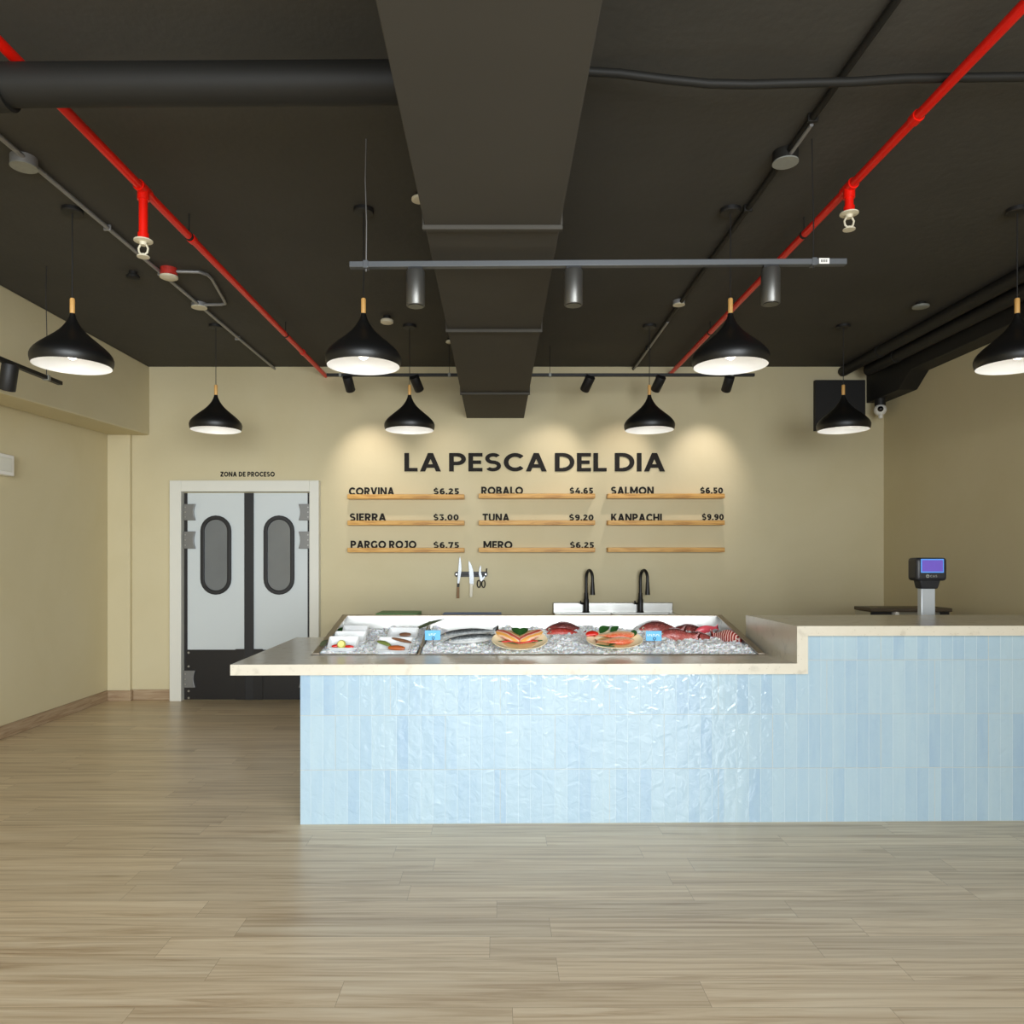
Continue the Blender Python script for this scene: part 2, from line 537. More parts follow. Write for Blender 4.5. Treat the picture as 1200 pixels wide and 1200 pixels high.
# ------------------------------------------------------------------ mesh builder
class MB:
    def __init__(self):
        self.bm = bmesh.new()
        self.mi = 0

    def _f(self, vs):
        try:
            f = self.bm.faces.new(vs)
            f.material_index = self.mi
            return f
        except ValueError:
            return None

    def hexa(self, p):
        """p: bottom 4 then top 4, counter-clockwise seen from above"""
        v = [self.bm.verts.new(q) for q in p]
        for a in ((3, 2, 1, 0), (4, 5, 6, 7), (0, 1, 5, 4), (1, 2, 6, 5), (2, 3, 7, 6), (3, 0, 4, 7)):
            self._f([v[i] for i in a])
        return self

    def box(self, x0, y0, z0, x1, y1, z1):
        return self.hexa([(x0, y0, z0), (x1, y0, z0), (x1, y1, z0), (x0, y1, z0),
                          (x0, y0, z1), (x1, y0, z1), (x1, y1, z1), (x0, y1, z1)])

    def rings(self, rings, cap0=True, cap1=True, closed=False):
        vr = [[self.bm.verts.new(p) for p in r] for r in rings]
        n = len(vr[0])
        k = len(vr)
        for i in range(k if closed else k - 1):
            a, b = vr[i], vr[(i + 1) % k]
            for j in range(n):
                self._f([a[j], a[(j + 1) % n], b[(j + 1) % n], b[j]])
        if not closed:
            if cap0:
                self._f(list(reversed(vr[0])))
            if cap1:
                self._f(vr[-1])
        return self

    def tube(self, pts, r, seg=12, cap=True):
        pts = [Vector(p) for p in pts]
        rs = r if isinstance(r, (list, tuple)) else [r] * len(pts)
        rings = []
        nrm = None
        for i, p in enumerate(pts):
            if i == 0:
                t = pts[1] - p
            elif i == len(pts) - 1:
                t = p - pts[-2]
            else:
                t = (pts[i + 1] - p).normalized() + (p - pts[i - 1]).normalized()
            t.normalize()
            if nrm is None:
                ref = Vector((0, 0, 1)) if abs(t.z) < 0.9 else Vector((1, 0, 0))
                nrm = t.cross(ref).normalized()
            else:
                nrm = (nrm - t * nrm.dot(t)).normalized()
            bn = t.cross(nrm)
            rings.append([p + (nrm * math.cos(2 * PI * k / seg) + bn * math.sin(2 * PI * k / seg)) * rs[i] for k in range(seg)])
        return self.rings(rings, cap, cap)

    def cyl(self, p0, p1, r0, r1=None, seg=20):
        return self.tube([p0, p1], [r0, r0 if r1 is None else r1], seg)

    def lathe(self, prof, c=(0, 0, 0), seg=32, cap0=True, cap1=True, sx=1.0, sy=1.0):
        c = Vector(c)
        return self.rings([[c + Vector((r * sx * math.cos(2 * PI * k / seg), r * sy * math.sin(2 * PI * k / seg), z))
                            for k in range(seg)] for r, z in prof], cap0, cap1)

    def ball(self, c, r, sx=1, sy=1, sz=1, seg=14, rows=8):
        prof = []
        for i in range(rows + 1):
            a = -PI / 2 + PI * i / rows
            prof.append((max(1e-5, r * math.cos(a)), r * math.sin(a) * sz))
        return self.lathe(prof, c, seg, True, True, sx, sy)

    def prism(self, poly, y0, y1, to=lambda x, y, z: (x, y, z)):
        """2D polygon in x-z swept from y0 to y1"""
        a = [self.bm.verts.new(to(x, y0, z)) for x, z in poly]
        b = [self.bm.verts.new(to(x, y1, z)) for x, z in poly]
        n = len(poly)
        self._f(a)
        self._f(list(reversed(b)))
        for i in range(n):
            self._f([a[i], b[i], b[(i + 1) % n], a[(i + 1) % n]])
        return self

    def loop_prism(self, outer, inner, y0, y1):
        """ring-shaped 2D region (same point count) in x-z swept from y0 to y1"""
        n = len(outer)
        o0 = [self.bm.verts.new((x, y0, z)) for x, z in outer]
        i0 = [self.bm.verts.new((x, y0, z)) for x, z in inner]
        o1 = [self.bm.verts.new((x, y1, z)) for x, z in outer]
        i1 = [self.bm.verts.new((x, y1, z)) for x, z in inner]
        for k in range(n):
            j = (k + 1) % n
            self._f([o0[k], o0[j], i0[j], i0[k]])
            self._f([o1[j], o1[k], i1[k], i1[j]])
            self._f([o0[j], o0[k], o1[k], o1[j]])
            self._f([i0[k], i0[j], i1[j], i1[k]])
        return self

    def build(self, name, mat, parent=None, smooth=True, bevel=0.0, seg=2):
        bmesh.ops.recalc_face_normals(self.bm, faces=self.bm.faces)
        me = bpy.data.meshes.new(name)
        self.bm.to_mesh(me)
        self.bm.free()
        for mm in (mat if isinstance(mat, (list, tuple)) else [mat]):
            me.materials.append(mm)
        if smooth:
            for p in me.polygons:
                p.use_smooth = True
            me.set_sharp_from_angle(angle=R(38))
        o = bpy.data.objects.new(name, me)
        COL.objects.link(o)
        if parent:
            o.parent = parent
        if bevel:
            b = o.modifiers.new('bevel', 'BEVEL')
            b.width = bevel
            b.segments = seg
            b.limit_method = 'ANGLE'
            b.angle_limit = R(40)
        return o


def tag(o, label, cat=None, group=None, kind=None):
    o['label'] = label
    if cat:
        o['category'] = cat
    if group:
        o['group'] = group
    if kind:
        o['kind'] = kind
    return o


def thing(name, label, cat, loc=(0, 0, 0), rotz=0.0, group=None):
    o = bpy.data.objects.new(name, None)
    o.empty_display_size = 0.05
    COL.objects.link(o)
    o.location = loc
    o.rotation_euler = (0, 0, rotz)
    return tag(o, label, cat, group)


def struct(o, label, cat=None):
    o['kind'] = 'structure'
    o['label'] = label
    o['category'] = cat or 'room'
    return o


KIDS = {}


def dup(root, label, loc=None, rotz=None, group=None):
    """a copy of a thing with copies of its parts and their sub-parts"""
    def cp(o, parent):
        c = o.copy()
        COL.objects.link(c)
        if parent:
            c.parent = parent
        for ch in [k for k in list(COL.objects) if k.parent == o]:
            cp(ch, c)
        return c
    r = cp(root, None)
    if loc is not None:
        r.location = loc
    if rotz is not None:
        r.rotation_euler = (0, 0, rotz)
    r['label'] = label
    if group:
        r['group'] = group
    return r


# ------------------------------------------------------------------ the room
W, XL, XR, H, YF = 7.65, -4.0, 3.98, 3.43, -1.6      # back wall, side walls, ceiling height, shopfront
T = 0.15
struct(MB().box(XL - T, YF - 0.2, -0.1, XR + T, W + T, 0).build('floor', M['floor'], smooth=False), 'pale wood plank floor with planks running left to right', 'floor')
struct(MB().box(XL - T, YF - 0.2, H, XR + T, W + T, H + 0.12).build('ceiling', M['ceil'], smooth=False), 'dark painted bare ceiling', 'ceiling')
struct(MB().box(XL, W, 0, XR, W + T, H).build('wall_back', M['wall'], smooth=False), 'beige plaster back wall carrying the sign and ledges', 'wall')
struct(MB().box(XL - T, YF, 0, XL, W + T, H).build('wall_left', M['wall'], smooth=False), 'beige plaster wall on the left', 'wall')
struct(MB().box(XR, YF, 0, XR + T, W + T, H).build('wall_right', M['wall'], smooth=False), 'beige plaster wall on the right', 'wall')
b = MB()
b.box(XL, YF - T, 3.32, XR, YF, H)
b.box(XL, YF - T, 0, -3.85, YF, 3.32)
b.box(3.1, YF - T, 0, XR, YF, 3.32)
struct(b.build('wall_front', M['wall'], smooth=False), 'front wall around the shopfront opening', 'wall')
b = MB()
for k in range(6):
    xx = -3.85 + 6.95 * k / 5
    b.box(max(-3.85, xx - 0.03), YF - 0.12, 0, min(3.1, xx + 0.03), YF - 0.06, 3.32)
b.box(-3.85, YF - 0.12, 3.25, 3.1, YF - 0.06, 3.32)
b.box(-3.85, YF - 0.12, 0, 3.1, YF - 0.06, 0.06)
struct(b.build('window_1', M['black_matte'], smooth=False), 'black shopfront frame behind the viewer', 'window')

# dropped beige beam along the left wall (its underside dips slightly towards the front)
bi = lambda y: 2.725 - 0.0346 * (W - y)
bw = lambda y: 2.725 - 0.011 * (W - y)
b = MB()
xi = -3.585
b.hexa([(XL, YF, bw(YF)), (xi, YF, bi(YF)), (xi, W, 2.725), (XL, W, 2.725), (XL, YF, H), (xi, YF, H), (xi, W, H), (XL, W, H)])
struct(b.build('trim_1', M['wall'], smooth=False, bevel=0.012), 'beige dropped beam along the top of the left wall', 'beam')
# shallow pilaster in the left back corner
xp = (155 - PX) * W / FPX
struct(MB().box(XL, W - 0.05, 0, xp, W, 2.725).build('trim_2', M['wall'], smooth=False, bevel=0.01), 'shallow beige pilaster in the back left corner', 'pilaster')

# baseboards
bh = 0.105
struct(MB().box(XL, YF, 0, XL + 0.018, W - 0.05, bh).build('baseboard_left', M['base_tile_side'], bevel=0.003), 'tan skirting along the left wall', 'baseboard')
xd0 = (203 - PX) * W / FPX
xd1 = (376 - PX) * W / FPX
b = MB()
b.box(XL + 0.018, W - 0.068, 0, xp + 0.018, W - 0.05, bh)
b.box(xp, W - 0.05, 0, xp + 0.018, W, bh)
b.box(xp + 0.018, W - 0.018, 0, xd0, W, bh)
b.box(xd1, W - 0.018, 0, XR, W, bh)
struct(b.build('baseboard_back', M['base_tile'], bevel=0.003), 'tan skirting along the back wall', 'baseboard')
struct(MB().box(XR - 0.018, 4.9, 0, XR, W - 0.018, bh).build('baseboard_right', M['base_tile_side'], bevel=0.003), 'tan skirting along the right wall', 'baseboard')

# black beam along the top of the right wall with a deep haunch at the back
b = MB()
b.box(3.80, YF, 3.19, XR, W, H)
poly = [(6.83, 3.2), (7.04, 3.055), (W, 3.055), (W, 3.2)]
b.prism(poly, 3.80, XR, to=lambda x, y, z: (y, x, z))
struct(b.build('trim_3', M['black_beam'], smooth=False, bevel=0.006), 'black beam with a deeper end along the top of the right wall', 'beam')

# ground outside the shopfront
struct(MB().box(-9, YF - 9, -0.12, 9, YF - 0.2, -0.02).build('pavement', M['pavement'], smooth=False), 'pavement outside the shopfront', 'pavement')

# ------------------------------------------------------------------ swing doors
yD = W - 0.035
# white frame
t0 = P(0, 564, W).z
xi0 = (216.5 - PX) * W / FPX
xi1 = (365 - PX) * W / FPX
ti = P(0, 577, W).z
b = MB()
b.box(xd0, W - 0.09, 0, xi0, W, t0)
b.box(xi1, W - 0.09, 0, xd1, W, t0)
b.box(xi0, W - 0.09, ti, xi1, W, t0)
struct(b.build('trim_4', M['white_paint'], bevel=0.004), 'white frame around the double swing doors', 'door frame')


def stadium(cx, cz, hw, hh, n=12):
    pts = []
    for k in range(n + 1):
        a = PI * k / n
        pts.append((cx + hw * math.cos(a), cz + hh - hw + hw * math.sin(a)))
    for k in range(n + 1):
        a = PI + PI * k / n
        pts.append((cx + hw * math.cos(a), cz - hh + hw + hw * math.sin(a)))
    return pts


def door_leaf(name, label, pl, pr, wpx, hinge_right):
    """leaf between pixels pl and pr, with an oval window centred at pixel wpx"""
    e = bpy.data.objects.new(name, None)
    e.empty_display_size = 0.1
    COL.objects.link(e)
    x0, x1 = (pl - PX) * yD / FPX, (pr - PX) * yD / FPX
    base = Vector(((x0 + x1) / 2, yD, 0))
    e.location = base
    struct(e, label, 'door')
    x0 -= base.x
    x1 -= base.x
    yf, yb = -0.02, 0.025
    top, bot = ti - 0.012, 0.012
    kz = CH - (761 - PY) * yD / FPX
    cx = (wpx - PX) * yD / FPX - base.x
    cz = CH - (650.5 - PY) * yD / FPX
    hw, hh = 0.158, 0.405
    inn = stadium(cx, cz, hw - 0.035, hh - 0.035)
    out = []
    for (x, z) in inn:      # push each point of the oval out to the leaf's edge
        dx, dz = x - cx, z - cz
        k = min((x1 - cx) / dx if dx > 1e-6 else (x0 - cx) / dx if dx < -1e-6 else 1e9,
                (top - cz) / dz if dz > 1e-6 else (bot - cz) / dz if dz < -1e-6 else 1e9)
        out.append((cx + dx * k, cz + dz * k))
    # corners: snap the nearest outer point
    for (qx, qz) in ((x0, bot), (x0, top), (x1, bot), (x1, top)):
        i = min(range(len(out)), key=lambda j: (out[j][0] - qx) ** 2 + (out[j][1] - qz) ** 2)
        out[i] = (qx, qz)
    MB().loop_prism(out, inn, yf, yb).build('panel', M['door_white'], e, smooth=False)
    g = MB().loop_prism(stadium(cx, cz, hw, hh), stadium(cx, cz, hw - 0.042, hh - 0.042), yf - 0.022, yf).build('window_gasket', M['rubber'], e, bevel=0.008)
    tag(g, 'black rubber gasket around the oval window')
    pn = MB().prism(stadium(cx, cz, hw - 0.038, hh - 0.038), yf - 0.006, yf + 0.006).build('window_pane', M['pane'], e, smooth=False)
    tag(pn, 'grey oval window pane')
    # thin raised edge line of the panel
    k = MB().box(x0 + 0.01, yf - 0.008, bot, x1 - 0.045 if not hinge_right else x1 - 0.01, yf, kz).box(
        (x1 - 0.12) if not hinge_right else x0 + 0.02, yf - 0.016, bot, (x1 - 0.02) if not hinge_right else x0 + 0.12, yf - 0.008, kz + 0.008)
    kp = k.build('kick_plate', M['kick'], e, bevel=0.003)
    tag(kp, 'black kick plate')
    sx = x1 - 0.02 if hinge_right else x0 - 0.012
    sl = MB().box(sx, yf - 0.006, bot, sx + 0.032, yf + 0.02, top).build('side_seal', M['rubber'], e)
    tag(sl, 'black rubber strip along the hinge side')
    cxs = x0 - 0.03 if hinge_right else x1 - 0.03
    sl = MB().box(cxs, yf - 0.014 - (0.004 if hinge_right else 0), bot, cxs + 0.055, yf - 0.002, top).build('centre_seal', M['rubber'], e)
    tag(sl, 'black rubber strip along the meeting edge')
    s = -1 if hinge_right else 1
    hx = x1 + 0.01 if hinge_right else x0 - 0.01
    for yp in ((591, 610), (623, 643), (785, 805)):
        za, zb = CH - (yp[1] - PY) * yD / FPX, CH - (yp[0] - PY) * yD / FPX
        wd = 0.118
        n = 6
        pts = [(hx, za)]
        for q in range(n + 1):
            u = q / n
            pts.append((hx + s * (wd - 0.018 * math.sin(PI * u)), za + (zb - za) * u))
        pts.append((hx, zb))
        hg = MB().prism(pts, yf - 0.03, yf - 0.006).build('hinge', M['hinge'], e, smooth=False, bevel=0.004)
        tag(hg, 'grey metal hinge plate')
        for q in (0.2, 0.5, 0.8):
            zc = za + (zb - za) * q
            MB().cyl((hx + s * 0.02, yf - 0.034, zc), (hx + s * 0.02, yf - 0.028, zc), 0.006, seg=8).build('screw', M['steel'], hg)
    for zc in (kz - 0.03, kz - 0.17, 0.03, 0.1):
        MB().cyl((hx + s * 0.045, yf - 0.014, zc), (hx + s * 0.045, yf - 0.006, zc), 0.011, seg=10).build('rivet', M['steel'], e)


door_leaf('door_1', 'left leaf of the white double swing doors with an oval window', 218.5, 291, 254.3, False)
door_leaf('door_2', 'right leaf of the white double swing doors with an oval window', 295.5, 363.5, 328, True)


# ------------------------------------------------------------------ lettering
def arc(cx, cy, rx, ry, a0, a1, t, n=14):
    out = []
    for k in range(n):
        a, c = R(a0 + (a1 - a0) * k / n), R(a0 + (a1 - a0) * (k + 1) / n)
        out.append([(cx + rx * math.cos(a), cy + ry * math.sin(a)), (cx + rx * math.cos(c), cy + ry * math.sin(c)),
                    (cx + (rx - t) * math.cos(c), cy + (ry - t) * math.sin(c)), (cx + (rx - t) * math.cos(a), cy + (ry - t) * math.sin(a))])
    return out


def rc(x0, y0, x1, y1):
    return [(x0, y0), (x1, y0), (x1, y1), (x0, y1)]


def glyph(c, t):
    """(advance width, convex pieces) for a bold geometric capital or figure of cap height 1"""
    h = t * 0.92
    if c == 'L':
        return .58, [rc(0, 0, t, 1), rc(0, 0, .58, h)]
    if c == 'A':
        return .92, [[(0, 0), (t * 1.08, 0), (.46 + t * .55, 1), (.46 - t * .55, 1)], [(.92 - t * 1.08, 0), (.92, 0), (.46 + t * .55, 1), (.46 - t * .55, 1)], rc(.2, .2, .72, .2 + h)]
    if c in 'PR':
        p = [rc(0, 0, t, 1), rc(0, 1 - h, .4, 1), rc(0, .34 if c == 'P' else .33, .4, .34 + h)] + arc(.38, .67, .36, .33, -90, 90, t)
        if c == 'R':
            p.append([(.7 - t * .1 - t, 0), (.76, 0), (.5, .4), (.3, .4)])
        return (.76 if c == 'R' else .74), p
    if c == 'B':
        return .76, [rc(0, 0, t, 1), rc(0, 1 - h, .42, 1), rc(0, .5 - h / 2, .45, .5 + h / 2), rc(0, 0, .45, h)] + arc(.4, .735, .31, .265, -90, 90, t) + arc(.44, .28, .33, .28, -90, 90, t)
    if c == 'E':
        return .62, [rc(0, 0, t, 1), rc(0, 0, .62, h), rc(0, 1 - h, .62, 1), rc(0, .5 - h / 2, .56, .5 + h / 2)]
    if c in 'S$':
        ry = (1 + h) / 4
        p = arc(.36, 1 - ry, .35, ry, 35, 270, h) + arc(.35, ry, .36, ry, -145, 90, h)
        if c == '$':
            p += [rc(.355 - t * .3, 1 - .02, .355 + t * .3, 1.12), rc(.355 - t * .3, -.12, .355 + t * .3, .02)]
        return .72, p
    if c == 'C':
        return .86, arc(.5, .5, .5, .5, 42, 318, t, 22)
    if c == 'G':
        return .92, arc(.5, .5, .5, .5, 42, 330, t, 22) + [rc(.9 - t, .12, .9, .5)]
    if c == 'D':
        return .86, [rc(0, 0, t, 1), rc(0, 1 - h, .38, 1), rc(0, 0, .38, h)] + arc(.36, .5, .5, .5, -90, 90, t, 18)
    if c == 'I':
        return t, [rc(0, 0, t, 1)]
    if c == 'O':
        return 1.04, arc(.52, .5, .52, .5, 0, 360, t, 30)
    if c == 'V':
        return .9, [[(0, 1), (.45 - t * .5, 0), (.45 + t * .5, 0), (t * 1.1, 1)], [(.9 - t * 1.1, 1), (.45 - t * .5, 0), (.45 + t * .5, 0), (.9, 1)]]
    if c == 'N':
        return .86, [rc(0, 0, t, 1), rc(.86 - t, 0, .86, 1), [(0, 1), (.86 - t, 0), (.86, 0), (t, 1)]]
    if c == 'M':
        return 1.04, [rc(0, 0, t, 1), rc(1.04 - t, 0, 1.04, 1), [(0, 1), (.52 - t * .5, .22), (.52 + t * .5, .22), (t * 1.05, 1)], [(1.04 - t * 1.05, 1), (.52 - t * .5, .22), (.52 + t * .5, .22), (1.04, 1)]]
    if c == 'K':
        return .8, [rc(0, 0, t, 1), [(t, .3), (t, .58), (.8 - t * 1.25, 1), (.78, 1)], [(.3, .5), (.46, .64), (.82, 0), (.82 - t * 1.25, 0)]]
    if c == 'U':
        return .82, [rc(0, .4, t, 1), rc(.82 - t, .4, .82, 1)] + arc(.41, .41, .41, .41, 180, 360, t, 16)
    if c == 'T':
        return .74, [rc(.37 - t / 2, 0, .37 + t / 2, 1), rc(0, 1 - h, .74, 1)]
    if c == 'H':
        return .82, [rc(0, 0, t, 1), rc(.82 - t, 0, .82, 1), rc(t, .5 - h / 2, .82 - t, .5 + h / 2)]
    if c == 'J':
        return .54, [rc(.54 - t, .3, .54, 1), rc(.12, 1 - h, .54, 1)] + arc(.25, .3, .29, .3, 215, 360, t, 12)
    if c == 'Z':
        return .72, [rc(0, 0, .72, h), rc(0, 1 - h, .72, 1), [(0, h), (t * 1.15, h * .6), (.72, 1 - h), (.72 - t * 1.15, 1 - h * .6)]]
    if c == '0':
        return .74, arc(.37, .5, .37, .5, 0, 360, t, 24)
    if c == '2':
        return .66, arc(.32, .68, .33, .32, 0, 160, t, 12) + [rc(0, 0, .66, h), [(0, h * .9), (t * 1.3, h * .9), (.65, .66), (.65 - t, .68)]]
    if c == '3':
        return .66, [rc(.03, 1 - h, .6, 1), [(.24, .56), (.3 + t * .2, .52 + h * .6), (.6, 1 - h * .5), (.6 - t * 1.1, 1 - h)]] + arc(.31, .32, .34, .32, -145, 100, t, 16)
    if c == '4':
        return .78, [rc(.5 - t * .2, 0, .5 + t * .8, .6), rc(0, .2, .78, .2 + h), [(0, .2 + h * .5), (t * 1.1, .2 + h * .7), (.62, 1), (.62 - t * 1.2, 1)]]
    if c == '5':
        return .66, [rc(.08, 1 - h, .6, 1), rc(.08, .5, .08 + t, 1), rc(.08, .62 - h, .32, .62)] + arc(.31, .31, .34, .31, -145, 90, t, 16)
    if c in '69':
        p = arc(.35, .32, .35, .32, 0, 360, t, 22) + arc(.4, .5, .4, .5, 60, 190, t, 12)
        if c == '9':
            p = [[(.7 - x, 1 - y) for x, y in q] for q in p]
        return .7, p
    if c == '7':
        return .68, [rc(0, 1 - h, .68, 1), rc(0, .72, t, 1), [(.16, 0), (.16 + t * 1.1, 0), (.68, 1 - h * .5), (.68 - t * 1.1, 1 - h)]]
    if c == '.':
        return t * .95, [rc(0, 0, t * .95, t * .95)]
    return .3, []


def word_sign(name, text, label, cat, x0, x1, z0, z1, y, t, gap, space, group=None, depth=0.008, part=None):
    """text as separate raised letters, fitted between x0..x1 and z0..z1 and fixed to the wall at y"""
    gl = [(c, glyph(c, t)) if c != ' ' else (c, (space, [])) for c in text]
    tot = sum(g[0] for c, g in gl) + gap * sum(1 for i in range(len(gl) - 1) if gl[i][0] != ' ' and gl[i + 1][0] != ' ')
    sx = (x1 - x0) / tot
    sz = z1 - z0
    e = thing(name, label, cat, ((x0 + x1) / 2, y, z0), 0, group)
    cur = x0 - (x0 + x1) / 2
    for i, (c, (wd, pcs)) in enumerate(gl):
        if pcs:
            b = MB()
            for k, q in enumerate(pcs):
                d = depth + 0.00004 * (k % 5)
                b.prism([(cur + px_ * sx, pz * sz) for px_, pz in q], -d, 0)
            nm = part or ('digit' if c in '0123456789' else 'symbol' if c in '$.' else 'letter')
            b.build(nm, M['letters'], e, smooth=False)
        cur += wd * sx
        if i < len(gl) - 1 and c != ' ' and gl[i + 1][0] != ' ':
            cur += gap * sx
    return e


def on_wall(px0, px1, py0, py1):
    a, b_ = P(px0, py1, W), P(px1, py0, W)
    return a.x, b_.x, a.z, b_.z


word_sign('wall_sign', 'LA PESCA DEL DIA', 'large dark letters spelling LA PESCA DEL DIA on the back wall', 'sign', *on_wall(474, 779, 531, 552.5), W, .205, .11, .36, depth=.012)
word_sign('door_sign', 'ZONA DE PROCESO', 'small dark letters reading ZONA DE PROCESO above the swing doors', 'sign', *on_wall(258.5, 322, 552.8, 558.6), W, .23, .13, .5, depth=.005)

names = [('CORVINA', '$6.25', 409, 462, 571.2, 508, 538, 572.3, 407, 544, 580.6, 'top left'),
         ('SIERRA', '$3.00', 410, 452.5, 601.6, 508, 537.5, 602.8, 407, 544, 611.4, 'middle left'),
         ('PARGO ROJO', '$6.75', 411, 488, 633.6, 508, 538, 635.2, 407, 544, 643.4, 'bottom left'),
         ('ROBALO', '$4.65', 564, 613, 570.4, 667.5, 695, 571.6, 561, 697.5, 579.8, 'top centre'),
         ('TUNA', '$9.20', 565.5, 597, 602, 667, 695.5, 603, 561, 697.5, 611.2, 'middle centre'),
         ('MERO', '$6.25', 566.5, 600.5, 634, 668, 696, 635.2, 561, 697.5, 643.2, 'bottom centre'),
         ('SALMON', '$6.50', 716, 766, 570.4, 820.5, 847, 571.4, 712.5, 849.5, 579.8, 'top right'),
         ('KANPACHI', '$9.90', 716, 775.5, 602, 822.5, 848, 602.4, 712.5, 849.5, 611.2, 'middle right'),
         (None, None, 0, 0, 0, 0, 0, 0, 712.5, 849.5, 643, 'bottom right')]
LD = 0.10
for nm, pr, a0, a1, ay, b0, b1, by, s0, s1, sy, where in names:
    # pine ledge: front face top at pixel row sy
    yl = W - LD
    xa, xb = (s0 - PX) * yl / FPX, (s1 - PX) * yl / FPX
    zt = CH - (sy - 1.4 - PY) * yl / FPX
    lg = MB().box(-(xb - xa) / 2, -LD, -0.046, (xb - xa) / 2, 0, 0).build('wooden_ledge', M['ledge'], smooth=False, bevel=0.003)
    lg.location = ((xa + xb) / 2, W, zt)
    tag(lg, 'pine ledge under the word %s and its price, %s on the wall' % (nm, where) if nm else 'bare pine ledge with no name, at the bottom right of the nine ledges', 'shelf', 'nine pine ledges on the back wall')
    if nm:
        hz = CH - (ay - PY) * W / FPX
        x0, x1 = (a0 - PX) * W / FPX, (a1 - PX) * W / FPX
        word_sign('menu_name', nm, 'dark raised lettering spelling %s above a pine ledge' % nm, 'lettering', x0, x1, hz - 0.080, hz, W, .235, .10, .42, 'fish names on the back wall')
        hz = CH - (by - PY) * W / FPX
        x0, x1 = (b0 - PX) * W / FPX, (b1 - PX) * W / FPX
        word_sign('menu_price', pr, 'dark raised figures reading %s beside the name %s' % (pr, nm), 'lettering', x0, x1, hz - 0.062, hz, W, .235, .13, .3, 'prices on the back wall')

# ------------------------------------------------------------------ black square panel, security camera, emergency light
a, c = P(953, 505.5, W), P(1011.5, 446.5, W)
tag(MB().box(a.x, W - 0.05, a.z, c.x, W, c.z).build('wall_panel', M['black_matte'], bevel=0.004), 'black square panel high on the back wall beside the black beam', 'panel')

e = thing('security_camera', 'white dome security camera under the end of the black beam', 'camera', (3.84, 7.45, 2.9))
MB().cyl((0, 0, 0.09), (0, 0, 0.155), 0.05, seg=24).build('mount', M['black_matte'], e)
MB().ball((0, 0, 0.045), 0.06, seg=24, rows=14).build('housing', M['white_gloss'], e)
MB().ball((-0.022, -0.05, 0.045), 0.028, seg=16, rows=10).build('lens', M['dark_glass'], e)
MB().ball((-0.005, -0.02, -0.026), 0.022, seg=16, rows=10).build('sensor', M['white_gloss'], e)

e = thing('emergency_light', 'white box fixed on the left wall at the edge of the view', 'light', (XL, 5.98, 2.12))
MB().box(0, -0.26, 0, 0.07, 0.06, 0.17).build('housing', M['white_gloss'], e, bevel=0.006)
MB().box(0.07, -0.22, 0.03, 0.078, 0.02, 0.14).build('diffuser', M['white_paint'], e, bevel=0.003)

# ------------------------------------------------------------------ ductwork and pipes
x0, x1, zb = -0.317, 0.273, 2.90
e = thing('air_duct', 'wide dark rectangular air duct running along the ceiling to the back wall', 'duct', ((x0 + x1) / 2, 0, 0))
hw = (x1 - x0) / 2
ys = [YF + 0.12, -0.3, 1.4, 3.23, 4.69, 6.47, W]
for i in range(len(ys) - 1):
    MB().box(-hw, ys[i], zb, hw, ys[i + 1], zb + 0.36).build('duct_section', M['duct'], e, smooth=False, bevel=0.004)
for yy in ys[1:-1]:
    b = MB()
    b.box(-hw - 0.010, yy - 0.012, zb - 0.02, hw + 0.010, yy + 0.012, zb)
    b.box(-hw - 0.010, yy - 0.012, zb, -hw, yy + 0.012, zb + 0.38)
    b.box(hw, yy - 0.012, zb, hw + 0.010, yy + 0.012, zb + 0.38)
    f = b.build('duct_flange', M['duct'], e, smooth=False, bevel=0.003)
    for s in (-1, 1):
        MB().tube([(s * (hw + 0.012), yy, zb + 0.38), (s * (hw + 0.05), yy, zb + 0.46), (s * (hw + 0.05), yy, H)], 0.004, 6).build('hanger_wire', M['grey_conduit'], f)

# big round pipe across the left ceiling
a, c = P(-60, 104, 2.73), P(462, 97, 2.73)
e = thing('round_pipe', 'thick black round pipe crossing the ceiling at the upper left', 'pipe', (0, 2.73, 0))
MB().cyl((XL, 0, a.z), (x0 - 0.002, 0, c.z), 0.073, seg=32).build('pipe', M['black_pipe'], e)
jx = (10 - PX) * 2.73 / FPX
MB().cyl((jx - 0.13, 0, a.z), (jx, 0, a.z + .001), 0.078, seg=32).build('coupling', M['black_pipe'], e)
for xx in (-3.35,):
    b = MB()
    b.cyl((xx - 0.01, 0, a.z), (xx + 0.01, 0, a.z), 0.0765, seg=32)
    b.cyl((xx, 0, a.z + .07), (xx, 0, H), 0.005, seg=8)
    b.build('pipe_strap', M['black_pipe'], e)

